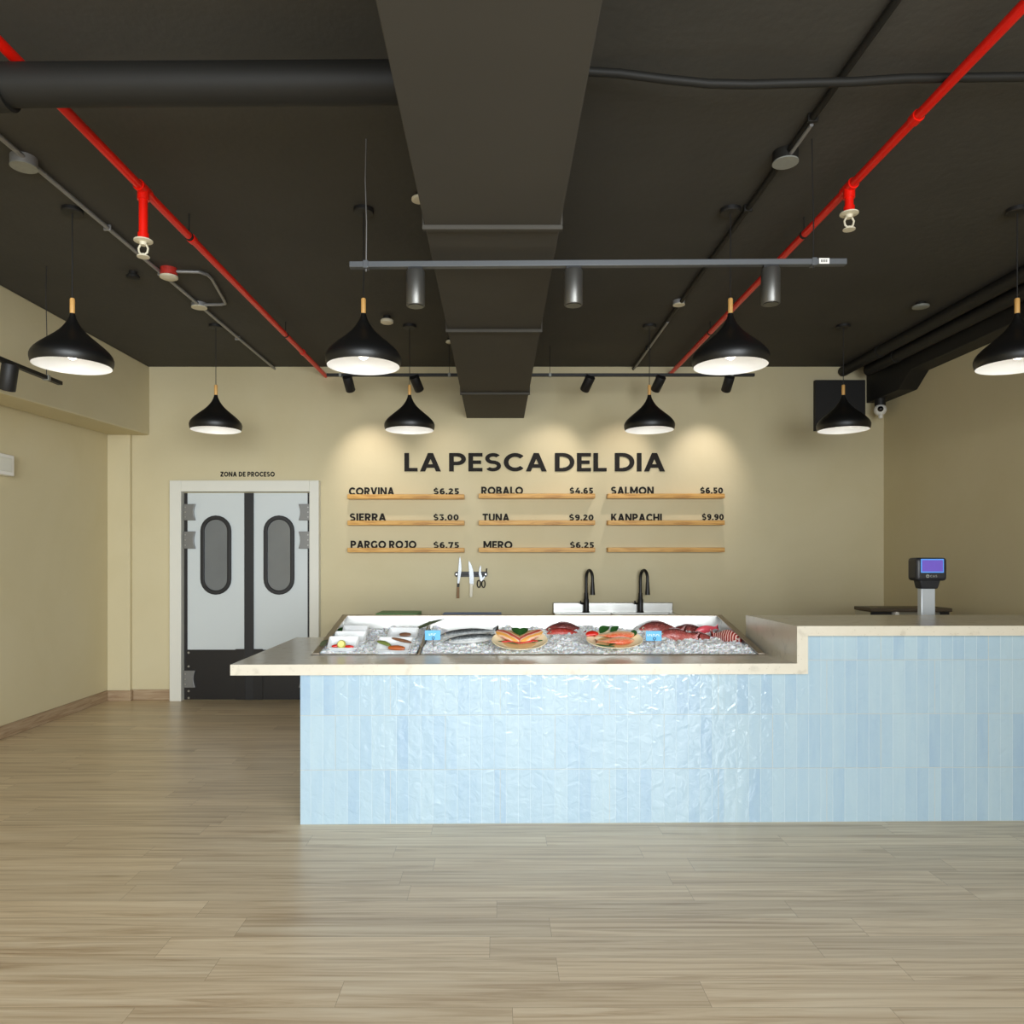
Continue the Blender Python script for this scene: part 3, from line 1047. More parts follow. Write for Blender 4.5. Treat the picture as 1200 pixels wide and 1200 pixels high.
# red sprinkler pipes
def sprinkler_pipe(side, label, X, z0, z1, tee_y, drop, ends):
    e = thing('sprinkler_pipe', label, 'pipe', (X, 0, 0), 0, 'red sprinkler pipes on the ceiling')
    zz = lambda y: z0 + (z1 - z0) * (y - 2.6) / (W - 2.6)
    MB().cyl((0, YF + 0.05, zz(YF)), (0, W, zz(W)), 0.021, seg=18).build('pipe', M['red_pipe'], e)
    b = MB()
    b.cyl((0, tee_y - 0.05, zz(tee_y)), (0, tee_y + 0.05, zz(tee_y)), 0.028, seg=18)
    b.cyl((0, tee_y, zz(tee_y)), (0, tee_y, zz(tee_y) - 0.055), 0.028, seg=18)
    b.build('tee_fitting', M['red_pipe'], e)
    for yy in ends:
        MB().cyl((0, yy - 0.022, zz(yy)), (0, yy + 0.022, zz(yy)), 0.026, seg=18).build('coupling', M['red_pipe'], e)
    for yy in (1.0, tee_y + 0.55, 6.2):
        b = MB()
        b.cyl((0, yy - 0.01, zz(yy)), (0, yy + 0.01, zz(yy)), 0.024, seg=18)
        b.cyl((0.0, yy, zz(yy) + .02), (0.0, yy, H), 0.004, seg=8)
        b.build('pipe_hanger', M['black_pipe'], e)
    zt = zz(tee_y) - 0.05
    d = MB().cyl((0, tee_y, zt), (0, tee_y, zt - drop), 0.021, seg=18).cyl((0, tee_y, zt - drop), (0, tee_y, zt - drop - 0.03), 0.026, seg=18).build('drop_pipe', M['red_pipe'], e)
    zs = zt - drop - 0.03
    b = MB()
    b.lathe([(0.022, zs), (0.045, zs - 0.004), (0.045, zs - 0.01), (0.018, zs - 0.014), (0.016, zs - 0.03)], (0, tee_y, 0), 20)
    for s in (-1, 1):
        b.tube([(s * 0.015, tee_y, zs - 0.028), (s * 0.024, tee_y, zs - 0.045), (s * 0.02, tee_y, zs - 0.065), (s * 0.004, tee_y, zs - 0.078)], 0.005, 8)
    b.lathe([(0.008, zs - 0.07), (0.01, zs - 0.082), (0.03, zs - 0.084), (0.03, zs - 0.089), (0.004, zs - 0.09)], (0, tee_y, 0), 16)
    h = b.build('sprinkler_head', M['cream_plastic'], e)
    tag(h, 'cream sprinkler head')


sprinkler_pipe(-1, 'red sprinkler pipe on the left side of the ceiling with a long drop', -1.77, 3.285, 3.337, 3.71, 0.17, (4.3, 6.75))
sprinkler_pipe(1, 'red sprinkler pipe on the right side of the ceiling with a short drop', 1.776, 3.318, 3.352, 3.75, 0.045, (3.15,))


# conduits
def round_box(parent, x, y, r, cover, z=H, hgt=0.045):
    b_ = MB().cyl((x, y, z), (x, y, z - hgt), r, seg=24).build('junction_box', M['black_pipe'] if cover == 'dark' else M['grey_conduit'], parent)
    MB().cyl((x, y, z - hgt), (x, y, z - hgt - 0.006), r * 1.02, seg=24).build('box_cover', M['grey_cover'] if cover != 'cream' else M['cream_plastic'], b_)


e = thing('grey_conduit', 'thin grey conduit along the left ceiling with round boxes and a looped branch', 'conduit')
zc = H - 0.02
MB().cyl((-2.33, YF + 0.05, zc), (-2.295, W, zc), 0.0125, seg=12).build('conduit', M['grey_conduit'], e)
round_box(e, -2.335, 3.66, 0.06, 'grey')
round_box(e, -2.31, 5.75, 0.058, 'cream', hgt=0.03)
MB().tube([(-2.31, 5.73, zc), (-2.13, 5.72, zc), (-2.09, 5.70, zc), (-2.075, 5.64, zc), (-2.0, 5.2, zc), (-2.0, 5.12, zc), (-2.04, 5.07, zc), (-2.22, 5.06, zc)], 0.011, 12).build('branch_conduit', M['grey_conduit'], e)
for yy in (4.4, 5.1, 6.6):
    MB().box(-2.333, yy - 0.006, zc - 0.0145, -2.29, yy + 0.006, H).build('clip', M['grey_conduit'], e, bevel=0.002)
e = thing('smoke_detector', 'red based smoke detector with a white face at the end of the looped grey conduit', 'detector', (-2.24, 5.06, H))
MB().lathe([(0.055, 0), (0.055, -0.045), (0.05, -0.05)], seg=24).build('base', M['red_base'], e)
MB().lathe([(0.05, -0.05), (0.06, -0.054), (0.058, -0.066), (0.04, -0.074), (0.005, -0.076)], seg=24).build('sensor_face', M['cream_plastic'], e)

e = thing('black_conduit', 'black conduit along the right ceiling with a grey covered box', 'conduit')
xc = 1.42
MB().cyl((xc - 0.02, YF + 0.05, zc), (xc - 0.02, W, zc), 0.015, seg=12).build('conduit', M['black_pipe'], e)
round_box(e, xc - 0.02, 3.61, 0.06, 'dark', hgt=0.05)
round_box(e, xc - 0.03, 5.69, 0.045, 'cream', hgt=0.03)
MB().tube([(xc - 0.015, 3.32, zc - 0.018), (xc - 0.015, 3.55, zc - 0.018)], 0.009, 10).build('bare_conduit', M['grey_conduit'], e)
MB().tube([(xc - 0.02, 6.1, zc - 0.012), (xc - 0.02, 7.6, zc - 0.012)], 0.010, 10).build('bare_conduit', M['grey_conduit'], e)
for yy in (3.3, 4.15, 6.9):
    MB().box(xc - 0.042, yy - 0.007, zc - 0.018, xc + 0.004, yy + 0.007, H).build('clip', M['black_pipe'], e, bevel=0.002)

# sagging hose across the right ceiling
pts = []
for px_, py_ in ((690, 84), (725, 86), (780, 93), (830, 98), (880, 99), (950, 97), (1000, 96), (1060, 92), (1120, 91), (1200, 90), (1300, 90)):
    pts.append(P(px_, py_, 2.94))
ep = pts[-1]
pts.append(Vector((3.79, 2.94, ep.z)))
tag(MB().tube(pts, 0.017, 12).build('flexible_hose', M['black_pipe']), 'slightly sagging black hose running across the right ceiling from the duct', 'hose')

# two black pipes beside the beam on the right
for (xx, zz, r, lab) in ((3.55, 3.375, 0.05, 'black pipe on the right ceiling, the one farther from the black beam'), (3.70, 3.33, 0.055, 'black pipe on the right ceiling, right beside the black beam')):
    e = thing('ceiling_pipe', lab, 'pipe', (xx, 0, 0), 0, 'black pipes beside the beam')
    MB().cyl((0, YF + 0.02, zz), (0, W - 0.25 if xx > 3.6 else W - 0.02, zz), r, seg=24).build('pipe', M['black_beam'], e)
    for yy in (1.2, 4.6, 6.9):
        MB().cyl((0, yy - 0.03, zz), (0, yy + 0.03, zz), r + 0.006, seg=24).cyl((0, yy, zz + r), (0, yy, H), 0.006, seg=8).build('coupling', M['black_beam'], e)

# small ceiling fittings
def detector(px_, py_, r, label, mat, hgt=0.04):
    Y = FPX * (H - hgt - CH) / (PY - py_)
    X = (px_ - PX) * Y / FPX
    e = thing('ceiling_detector', label, 'detector', (X, Y, H))
    MB().lathe([(r * .6, 0), (r * .6, -hgt * .5)], seg=24).build('base', M['black_pipe'], e)
    MB().lathe([(r * .9, -hgt * .5), (r, -hgt * .6), (r, -hgt * .9), (r * .8, -hgt), (r * .1, -hgt * 1.05)], seg=24).build('sensor_face', mat, e)


detector(492, 236, 0.045, 'cream disc detector on the ceiling half hidden by the duct', M['cream_plastic'])
detector(453.5, 379, 0.052, 'cream detector on the ceiling behind the second pendant from the left in front', M['cream_plastic'], 0.06)
detector(527, 402, 0.035, 'small pale detector at the left edge of the duct near the back', M['cream_plastic'])
detector(1079, 361, 0.06, 'dull grey disc detector on the right ceiling near the black pipes', M['grey_cover'], 0.04)
detector(156, 327, 0.045, 'dark round box on the left ceiling behind the first pendant', M['black_pipe'], 0.05)


# ------------------------------------------------------------------ pendant lamps
def pendant():
    """rim plane at the origin of the thing"""
    e = thing('pendant_lamp', '', 'lamp', (0, 0, 0), 0, 'black pendant lamps')
    prof = [(0.203, 0.0), (0.2085, 0.012), (0.2125, 0.030), (0.2125, 0.048), (0.206, 0.066), (0.192, 0.086), (0.170, 0.108), (0.149, 0.126), (0.120, 0.150), (0.094, 0.172), (0.069, 0.196), (0.050, 0.219), (0.034, 0.243), (0.023, 0.266), (0.017, 0.283), (0.0145, 0.298)]
    MB().lathe(prof, seg=56, cap0=False).build('shade', M['black_satin'], e)
    inner = [(0.203, 0.0)] + [(max(0.008, r - 0.006), z + 0.001) for r, z in prof[1:12]]
    i = MB().lathe(inner, seg=56, cap0=False, cap1=True).build('shade_lining', M['lining'], e)
    tag(i, 'white inside of the shade')
    k = MB().lathe([(0.012, 0.298), (0.0135, 0.303), (0.0135, 0.378), (0.011, 0.384)], seg=18).build('neck', M['handle_wood'], e)
    tag(k, 'pale wooden neck')
    MB().cyl((0, 0, 0.382), (0, 0, H - 2.54 - 0.02), 0.0032, seg=8).build('cord', M['black_matte'], e)
    MB().lathe([(0.008, H - 2.54 - 0.026), (0.052, H - 2.54 - 0.024), (0.057, H - 2.54 - 0.018), (0.057, H - 2.54)], seg=28).build('canopy', M['black_matte'], e)
    s = MB().cyl((0, 0, 0.085), (0, 0, 0.21), 0.02, seg=14).build('socket', M['white_paint'], e)
    b = MB().lathe([(0.014, 0.108), (0.026, 0.09), (0.032, 0.07), (0.028, 0.05), (0.012, 0.038), (0.001, 0.036)], seg=18).build('bulb', M['bulb'], e)
    d = bpy.data.lights.new('pendant_light', 'POINT')
    d.energy = 0.5
    d.color = (1.0, 0.96, 0.9)
    d.shadow_soft_size = 0.015
    lo = bpy.data.objects.new('pendant_light', d)
    COL.objects.link(lo)
    lo.parent = e
    lo.location = (0, 0, 0.006)
    return e


PZ = 2.54
spots = [(-2.405, 4.2, 'black pendant lamp hanging in the front row at far left'),
         (-0.758, 4.2, 'black pendant lamp in the front row just left of the duct'),
         (1.318, 4.2, 'black pendant lamp in the front row in front of the right red pipe'),
         (2.94, 4.2, 'black pendant lamp cut off by the right edge, front row'),
         (-2.386, 6.29, 'smaller looking black pendant lamp above the swing doors'),
         (-0.745, 6.29, 'black pendant lamp in the back row left of the words LA PESCA'),
         (1.287, 6.29, 'black pendant lamp in the back row above the words DEL DIA'),
         (2.93, 6.29, 'black pendant lamp hanging in front of the black square panel')]
pr = pendant()
for i, (x, y, lab) in enumerate(spots):
    if i == 0:
        pr.location = (x, y, PZ)
        pr['label'] = lab
    else:
        dup(pr, lab, (x, y, PZ))

# ------------------------------------------------------------------ track lights
def spot_head(label, loc, aim, r, L, mat, power, angle, group, track_gap=0.03):
    """cylinder spotlight whose top hangs at loc and whose axis points along aim"""
    e = thing('track_spotlight', label, 'spotlight', loc, 0, group)
    aim = Vector(aim).normalized()
    piv = Vector((0, 0, -track_gap - 0.02))
    c0 = piv - aim * (L * 0.30) if aim.z > -0.98 else Vector((0, 0, -track_gap))
    c1 = c0 + aim * L
    b = MB()
    b.box(-0.035, -0.012, -0.014, 0.035, 0.012, 0)
    b.cyl((0, 0, -0.012), piv, 0.008, seg=10)
    b.build('bracket', M['track_black'], e)
    MB().tube([c0, c0 + aim * 0.004, c1 - aim * 0.004, c1], [r * .95, r, r, r * .95], 28).build('housing', mat, e)
    MB().cyl(c1, c1 + aim * 0.002, r * 0.8, seg=24).build('lens', M['lamp_lens'] if power else M['dark_glass'], e)
    if power:
        d = bpy.data.lights.new('spot_light', 'SPOT')
        d.energy = power
        d.color = (1.0, 0.89, 0.83)
        d.spot_size = R(angle)
        d.spot_blend = 1.0
        d.shadow_soft_size = 0.03
        lo = bpy.data.objects.new('spot_light', d)
        COL.objects.link(lo)
        lo.parent = e
        lo.location = c1 + aim * 0.012
        lo.rotation_euler = aim.to_track_quat('-Z', 'Y').to_euler()
    return e


# front track (grey), hung by two thin wires
yF = 3.5
a, c = P(410, 311, yF), P(991, 307.5, yF)
e = thing('light_track', 'long grey light track hung on wires across the front of the duct', 'light track', (0, yF, 0))
MB().hexa([(a.x, -.017, a.z - .014), (c.x, -.017, c.z - .014), (c.x, .017, c.z - .014), (a.x, .017, a.z - .014),
           (a.x, -.017, a.z + .014), (c.x, -.017, c.z + .014), (c.x, .017, c.z + .014), (a.x, .017, a.z + .014)]).build('rail', M['track_grey'], e, bevel=0.003)
for px_, w_ in ((429, M['grey_conduit']), (953, M['black_matte'])):
    xx = (px_ - PX) * yF / FPX
    z_ = a.z + (c.z - a.z) * (xx - a.x) / (c.x - a.x)
    MB().tube([(xx, 0, z_ - .03), (xx + .002, 0, z_ + .2), (xx - .004, 0, z_ + .4), (xx - (.006 if px_ > 900 else 0), 0, H)], 0.0025, 6).build('hanging_wire', w_, e)
    MB().box(xx - .012, -.02, z_ - .018, xx + .012, .02, z_ + .018).build('wire_clip', M['track_grey'], e, bevel=0.002)
q = P(964, 307.5, yF)
st = MB().box(q.x - .024, -.0185, q.z - .013, q.x + .024, -.0165, q.z + .013).build('sticker', M['white_gloss'], e)
tag(st, 'small white sticker')
for k in range(4):
    MB().box(q.x - .015 + k * .008, -.0192, q.z - .006, q.x - .011 + k * .008, -.0185, q.z + .006).build('printed_mark', M['letters'], st)
for k, (px_, lab) in enumerate(((487, 'grey cylinder spotlight on the front track, left of the duct'), (672, 'grey cylinder spotlight on the front track at the right edge of the duct'), (903, 'grey cylinder spotlight on the front track, rightmost of its three'))):
    xx = (px_ - PX) * yF / FPX
    z_ = a.z + (c.z - a.z) * (xx - a.x) / (c.x - a.x) - .014
    spot_head(lab, (xx, yF, z_), (0, 0, -1), 0.044, 0.165, M['spot_grey'], 0, 0, 'grey spotlights on the front track', 0.016)

# back tracks (black), one on each side of the duct
yB = 6.9
zB = P(0, 439.5, yB).z
for xa, xb, lab in (((383 - PX) * yB / FPX, x0 - 0.004, 'black light track near the back wall, left of the duct'), (x1 + 0.004, (884 - PX) * yB / FPX, 'black light track near the back wall, right of the duct')):
    e = thing('light_track', lab, 'light track', ((xa + xb) / 2, yB, zB))
    hw_ = (xb - xa) / 2
    MB().box(-hw_, -.017, -.013, hw_, .017, .013).build('rail', M['track_black'], e, bevel=0.002)
    for s in (-0.8, 0.8):
        MB().cyl((s * hw_, 0, .013), (s * hw_, 0, H - zB), 0.0025, seg=6).build('hanging_wire', M['black_matte'], e)
        MB().box(s * hw_ - .012, -.02, -.017, s * hw_ + .012, .02, .017).build('wire_clip', M['grey_cover'], e, bevel=0.002)
for px_, tx, en, lab in ((408, 436, 21, 'black track spotlight near the back wall, leftmost of its row'), (487, 530, 8, 'black track spotlight right behind the neck of the back row pendant left of the duct'),
                         (690, 640, 18, 'black track spotlight near the back wall, just right of the duct'), (773, 722, 18, 'black track spotlight beside the pendant above DEL DIA'),
                         (854, 822, 21, 'black track spotlight near the back wall, rightmost of its row')):
    xx = (px_ - PX) * yB / FPX
    tgt = P(tx, 553, W)
    spot_head(lab, (xx, yB, zB - .013), tgt - Vector((xx, yB, zB - .06)), 0.045, 0.15, M['black_matte'], en, 66, 'black spotlights near the back wall', 0.02)

# track along the left
e = thing('light_track', 'black light track along the left beam, ending behind the first pendant', 'light track', (-3.05, 0, 2.675))
MB().box(-.017, 1.6, -.013, .017, 5.18, .013).build('rail', M['track_black'], e, bevel=0.002)
for yy in (5.02, 2.4):
    MB().tube([(0, yy, .01), (.003, yy, .3), (-.004, yy, .55), (0, yy, H - 2.675)], 0.0025, 6).build('hanging_wire', M['black_matte'], e)
    MB().box(-.022, yy - .014, -.018, .022, yy + .014, .018).build('wire_clip', M['grey_cover'], e, bevel=0.002)
spot_head('black cylinder spotlight on the left track at the edge of the view', (-3.05, 4.64, 2.662), (-0.28, 0.2, -1), 0.048, 0.17, M['black_matte'], 0, 0, 'black spotlight on the left track', 0.02)

# ------------------------------------------------------------------ back wall: sink, work table, knives
ys0, ysf, zk = W - 0.02, 7.02, 0.905
sx0, sx1 = (648 - PX) * 7.62 / FPX, (788 - PX) * 7.62 / FPX
e = thing('steel_sink', 'stainless steel double sink against the back wall under the ledges', 'sink', ((sx0 + sx1) / 2, W, 0))
hw = (sx1 - sx0) / 2
MB().box(-hw, -0.05, zk - 0.02, hw, -0.012, P(0, 706, 7.62).z).build('backsplash', M['steel'], e, bevel=0.006)
b = MB()
fr = ysf - W
b.box(-hw, -0.13, zk - 0.02, hw, -0.05, zk)
b.box(-hw, fr, zk - 0.02, hw, fr + 0.06, zk)
for xa, xb in ((-hw, -hw + 0.06), (-0.035, 0.035), (hw - 0.06, hw)):
    b.box(xa, fr + 0.06, zk - 0.02, xb, -0.13, zk)
b.box(-hw, fr, zk, hw, fr + 0.012, zk + 0.012)
b.build('rim', M['steel'], e, bevel=0.002)
for xa, xb in ((-hw + 0.06, -0.035), (0.035, hw - 0.06)):
    b = MB()
    ya, yb_ = fr + 0.06, -0.13
    b.box(xa, ya, zk - 0.27, xb, yb_, zk - 0.265)
    b.box(xa, ya, zk - 0.265, xa + .004, yb_, zk - 0.02)
    b.box(xb - .004, ya, zk - 0.265, xb, yb_, zk - 0.02)
    b.box(xa + .004, ya, zk - 0.265, xb - .004, ya + .004, zk - 0.02)
    b.box(xa + .004, yb_ - .004, zk - 0.265, xb - .004, yb_, zk - 0.02)
    b.build('basin', M['steel'], e, smooth=False)
for xa in (-hw + 0.03, hw - 0.03):
    for ya in (fr + 0.03, -0.08):
        MB().cyl((xa, ya, 0), (xa, ya, zk - 0.02), 0.02, seg=14).build('leg', M['steel'], e)


def faucet(label, px_):
    Y = 7.56
    X = (px_ - PX) * Y / FPX
    e = thing('kitchen_faucet', label, 'faucet', (X, Y, zk), 0, 'black faucets on the steel sink')
    MB().lathe([(0.034, 0), (0.034, 0.012), (0.029, 0.016), (0.029, 0.13), (0.024, 0.14), (0.020, 0.2)], seg=20).build('body', M['black_satin'], e)
    dirv = Vector((0.40, -0.92, 0))
    pts = [Vector((0, 0, 0.18)), Vector((0, 0, 0.33))]
    for k in range(1, 13):
        a_ = PI * k / 12
        pts.append(Vector((0, 0, 0.345)) + dirv * (0.062 * (1 - math.cos(a_))) + Vector((0, 0, 0.085 * math.sin(a_))))
    pts.append(pts[-1] + Vector((0, 0, -0.04)))
    MB().tube(pts, 0.0155, 14).build('neck', M['black_satin'], e)
    q_ = pts[-1]
    MB().tube([q_ + Vector((0, 0, .01)), q_ - Vector((0, 0, .05)), q_ - Vector((0, 0, .12))], [0.017, 0.021, 0.026], 16).build('spray_head', M['black_satin'], e)
    MB().tube([(-0.02, 0, 0.09), (-0.055, -0.01, 0.095), (-0.06, -0.01, 0.12)], [0.012, 0.011, 0.007], 10).build('handle', M['black_satin'], e)


faucet('black gooseneck faucet over the left basin of the steel sink', 687)
faucet('black gooseneck faucet over the right basin of the steel sink', 750.5)

# stainless work table along the wall, left of the sink
tx0, tx1 = -1.5, sx0 - 0.03
zt = 0.862
e = thing('work_table', 'stainless steel work table along the back wall left of the sink', 'table', ((tx0 + tx1) / 2, 7.3, 0))
hw = (tx1 - tx0) / 2
MB().box(-hw, -0.3, zt - 0.04, hw, 0.31, zt).build('tabletop', M['steel'], e, bevel=0.003)
MB().box(-hw + 0.04, -0.26, 0.18, hw - 0.04, 0.27, 0.2).build('lower_shelf', M['steel'], e, bevel=0.003)
for xa in (-hw + 0.03, hw - 0.03):
    for ya in (-0.27, 0.28):
        MB().cyl((xa, ya, 0), (xa, ya, zt - 0.04), 0.019, seg=12).build('leg', M['steel'], e)
for (pa, pb, top, mat, lab, yy) in ((440, 489, 719, M['green_board'], 'green cutting board on the work table behind the ice tray', 7.2), (517, 588, 721, M['blue_board'], 'blue cutting board on the work table below the knife rack', 7.2)):
    xa, xb = (pa - PX) * 7.0 / FPX, (pb - PX) * 7.0 / FPX
    ztop = max(CH - (top - PY) * 7.0 / FPX, zt + 0.02)
    e = thing('cutting_board', lab, 'cutting board', ((xa + xb) / 2, yy, zt))
    hw_ = (xb - xa) / 2
    MB().box(-hw_, -0.2, 0, hw_, 0.2, ztop - zt).build('board', mat, e, bevel=0.005)
    for s in (-1, 1):
        MB().box(s * hw_ * 0.82 - .03, -0.203, 0.003, s * hw_ * 0.82 + .03, -0.2, 0.009).build('grip_foot', M['ivory'], e)

# magnetic rack and tools
zr = P(0, 673, W - 0.03).z
a, c = P(532.5, 676, W - 0.03), P(571.5, 670, W - 0.03)
e = thing('knife_rack', 'short black magnetic bar on the back wall holding two knives and scissors', 'knife rack', ((a.x + c.x) / 2, W, zr))
hw = (c.x - a.x) / 2
b = MB().prism(stadium(0, 0, 0.027, hw, 10), -0.022, 0, to=lambda x, y, z: (z, y, x)).build('bar', M['rubber'], e, bevel=0.004)
MB().box(-hw + .03, -0.026, .002, hw - .03, -0.022, .009).box(-hw + .03, -0.026, -.012, hw - .03, -0.022, -.004).build('magnet_strip', M['black_pipe'], e)
MB().tube([(hw - .012, -.01, .02), (hw - .012, -.02, .045), (hw - .008, -.02, .06)], 0.006, 8).build('hook', M['rubber'], e)
for s in (-1, 1):
    MB().cyl((s * (hw - .02), -0.022, 0), (s * (hw - .02), -0.027, 0), 0.008, seg=10).build('screw', M['steel'], e)


def wallpt(px_, py_):
    v = P(px_, py_, W - 0.03)
    return (v.x, v.z)


def knife(label, blade, handle, mat, bolster=None):
    e = thing('kitchen_knife', label, 'knife', (0, W - 0.029, 0), 0, 'knives on the magnetic bar')
    MB().prism([wallpt(*q) for q in blade], -0.003, 0).build('blade', M['blade_steel'], e, smooth=False)
    MB().prism([wallpt(*q) for q in handle], -0.013, 0.006).build('handle', mat, e, bevel=0.003)
    if bolster:
        MB().prism([wallpt(*q) for q in bolster], -0.0135, 0.0065).build('bolster', M['black_matte'], e, bevel=0.003)
    return e


knife('slim knife with a brown wooden handle, left of the two on the bar',
      [(536, 683.5), (538, 683.5), (539.5, 677), (540.8, 668), (540.5, 660), (539.2, 651.8), (538.2, 655), (537.3, 665)],
      [(535, 701), (538.2, 701), (538.4, 684), (535.8, 684)], M['brown_wood'], [(535.6, 688), (538.4, 688), (538.6, 683.6), (535.9, 683.6)])
knife('wide bladed knife with an ivory handle, right of the two on the bar',
      [(550.5, 685), (555, 686), (555.2, 676), (554.4, 668), (552.2, 661.5), (549.4, 656.8), (549.2, 660)],
      [(550.2, 699), (552, 700.2), (553.8, 699), (554.2, 686.5), (555, 684.5), (550.6, 684)], M['ivory'])
e = thing('scissors', 'kitchen scissors with black loop handles hanging on the magnetic bar', 'scissors', (0, W - 0.029, 0))
MB().prism([wallpt(*q) for q in ((563, 681), (565, 681), (565.2, 676), (563.6, 671), (563.8, 664), (562.8, 662.5), (561.6, 667), (561.2, 673))], -0.004, 0).build('blade', M['blade_steel'], e, smooth=False)
MB().prism([wallpt(*q) for q in ((563.6, 681), (565, 681), (568.5, 675.8), (567.6, 675), (564.5, 678))], -0.006, -0.004).build('blade', M['blade_steel'], e, smooth=False)
for cx_, s in ((561.3, -1), (566.6, 1)):
    pts = []
    for k in range(13):
        a_ = 2 * PI * k / 12
        x_, z_ = wallpt(cx_ + 2.0 * math.cos(a_), 684.2 + 4.3 * math.sin(a_))
        pts.append((x_, -0.003, z_))
    MB().tube(pts, 0.0055, 8).build('handle', M['rubber'], e)
x_, z_ = wallpt(564, 679.5)
MB().cyl((x_, -0.009, z_), (x_, -0.004, z_), 0.006, seg=10).build('pivot', M['steel'], e)

# ------------------------------------------------------------------ service counter
PVT = Vector((-1.44, 4.0, 0))
ROT = R(0.85)
SZ, SB = 0.880, 0.822            # low top, its underside
UZ, UB = 1.084, 1.030            # raised top
XS = 1.633                       # where the raised part starts
BX = 5.40                        # back of the low top
UX = 4.80                        # back of the raised top
XE = XR - 0.04
LX0, LX1, LY0, LY1 = -1.095, 1.585, 4.405, 5.255   # hole for the ice tray


def cl(x, y, z):
    return (x - PVT.x, y - PVT.y, z)


e = thing('tiled_counter', 'long counter body faced with pale blue glazed tiles', 'counter', PVT, ROT)
b = MB()
tb = 0.02
FY = 4.045
poly = [(-1.075, 0), (XE, 0), (XE, UB), (XS + .06, UB), (XS + .06, SB), (-1.075, SB)]
b.prism(poly, FY, FY + tb, to=lambda x, y, z: cl(x, y, z))
b.build('tile_front', M['tile'], e, smooth=False)
MB().hexa([cl(*p) for p in ((-1.075, FY + tb, 0), (-1.055, FY + tb, 0), (-1.055, 5.3, 0), (-1.075, 5.3, 0), (-1.075, FY + tb, SB), (-1.055, FY + tb, SB), (-1.055, 5.3, SB), (-1.075, 5.3, SB))]).build('tile_end', M['tile'], e, smooth=False)
b = MB()
for (x_0, x_1, y_0, y_1, z_1) in ((-1.055, XS + .06, 5.28, 5.3, SB), (XS + .06, XE, 4.7, 4.72, UB)):
    b.hexa([cl(*p) for p in ((x_0, y_0, 0), (x_1, y_0, 0), (x_1, y_1, 0), (x_0, y_1, 0), (x_0, y_0, z_1), (x_1, y_0, z_1), (x_1, y_1, z_1), (x_0, y_1, z_1))])
b.build('back_panel', M['white_paint'], e, smooth=False)
b = MB()
b.hexa([cl(*p) for p in ((XS + .1, 4.72, .76), (XE, 4.72, .76), (XE, 5.25, .76), (XS + .1, 5.25, .76), (XS + .1, 4.72, .79), (XE, 4.72, .79), (XE, 5.25, .79), (XS + .1, 5.25, .79))])
b.build('service_shelf', M['white_paint'], e, smooth=False)

e = thing('stone_countertop', 'speckled off white stone countertop stepping up to a raised bar', 'countertop', PVT, ROT)
b = MB()


def slab(b_, x_0, y_0, z_0, x_1, y_1, z_1):
    b_.hexa([cl(*p) for p in ((x_0, y_0, z_0), (x_1, y_0, z_0), (x_1, y_1, z_0), (x_0, y_1, z_0), (x_0, y_0, z_1), (x_1, y_0, z_1), (x_1, y_1, z_1), (x_0, y_1, z_1))])


hx0, hx1, hy0, hy1 = LX0 - 0.005, LX1 + 0.005, LY0 - 0.035, LY1 + 0.005
slab(b, -1.44, 4.0, SB, XS, hy0, SZ)
slab(b, -1.44, hy0, SB, hx0, BX, SZ)
slab(b, hx1, hy0, SB, XS, BX, SZ)
slab(b, hx0, hy1, SB, hx1, BX, SZ)
bmesh.ops.remove_doubles(b.bm, verts=b.bm.verts, dist=1e-5)
b.build('low_top', M['stone'], e, smooth=False)
b = MB()
slab(b, XS, 4.0, SB, XS + 0.06, UX, UB)
b.build('step_panel', M['stone'], e, smooth=False)
b = MB()
slab(b, XS, 4.0, UB, XE, UX, UZ)
b.build('raised_top', M['stone'], e, smooth=False)

# ------------------------------------------------------------------ ice tray
FZ, BZ = 0.8825, 1.047            # rim height front / back
rimz = lambda y: FZ + (BZ - FZ) * (y - LY0) / (LY1 - LY0)
e = thing('ice_tray', 'tilted stainless steel ice display tray set into the countertop', 'display tray', (0, LY0, 0))
b = MB()
yl = lambda y: y - LY0
FLZ = 0.77


def wallbox(x_0, y_0, x_1, y_1, z_0):
    b.hexa([(x_0, yl(y_0), z_0), (x_1, yl(y_0), z_0), (x_1, yl(y_1), z_0), (x_0, yl(y_1), z_0),
            (x_0, yl(y_0), rimz(y_0)), (x_1, yl(y_0), rimz(y_0)), (x_1, yl(y_1), rimz(y_1)), (x_0, yl(y_1), rimz(y_1))])


wallbox(LX0, LY0, LX0 + .005, LY1, FLZ)
wallbox(LX1 - .005, LY0, LX1, LY1, FLZ)
wallbox(LX0 + .005, LY1 - .005, LX1 - .005, LY1, FLZ)
wallbox(LX0 + .005, LY0, LX1 - .005, LY0 + .005, FLZ)
b.box(LX0, 0, FLZ - .005, LX1, yl(LY1), FLZ)
b.build('tray_body', M['tray_steel'], e, smooth=False)
b = MB()
rw = 0.04
th = 0.006


def rimstrip(x_0, y_0, x_1, y_1):
    b.hexa([(x_0, yl(y_0), rimz(y_0)), (x_1, yl(y_0), rimz(y_0)), (x_1, yl(y_1), rimz(y_1)), (x_0, yl(y_1), rimz(y_1)),
            (x_0, yl(y_0), rimz(y_0) + th), (x_1, yl(y_0), rimz(y_0) + th), (x_1, yl(y_1), rimz(y_1) + th), (x_0, yl(y_1), rimz(y_1) + th)])


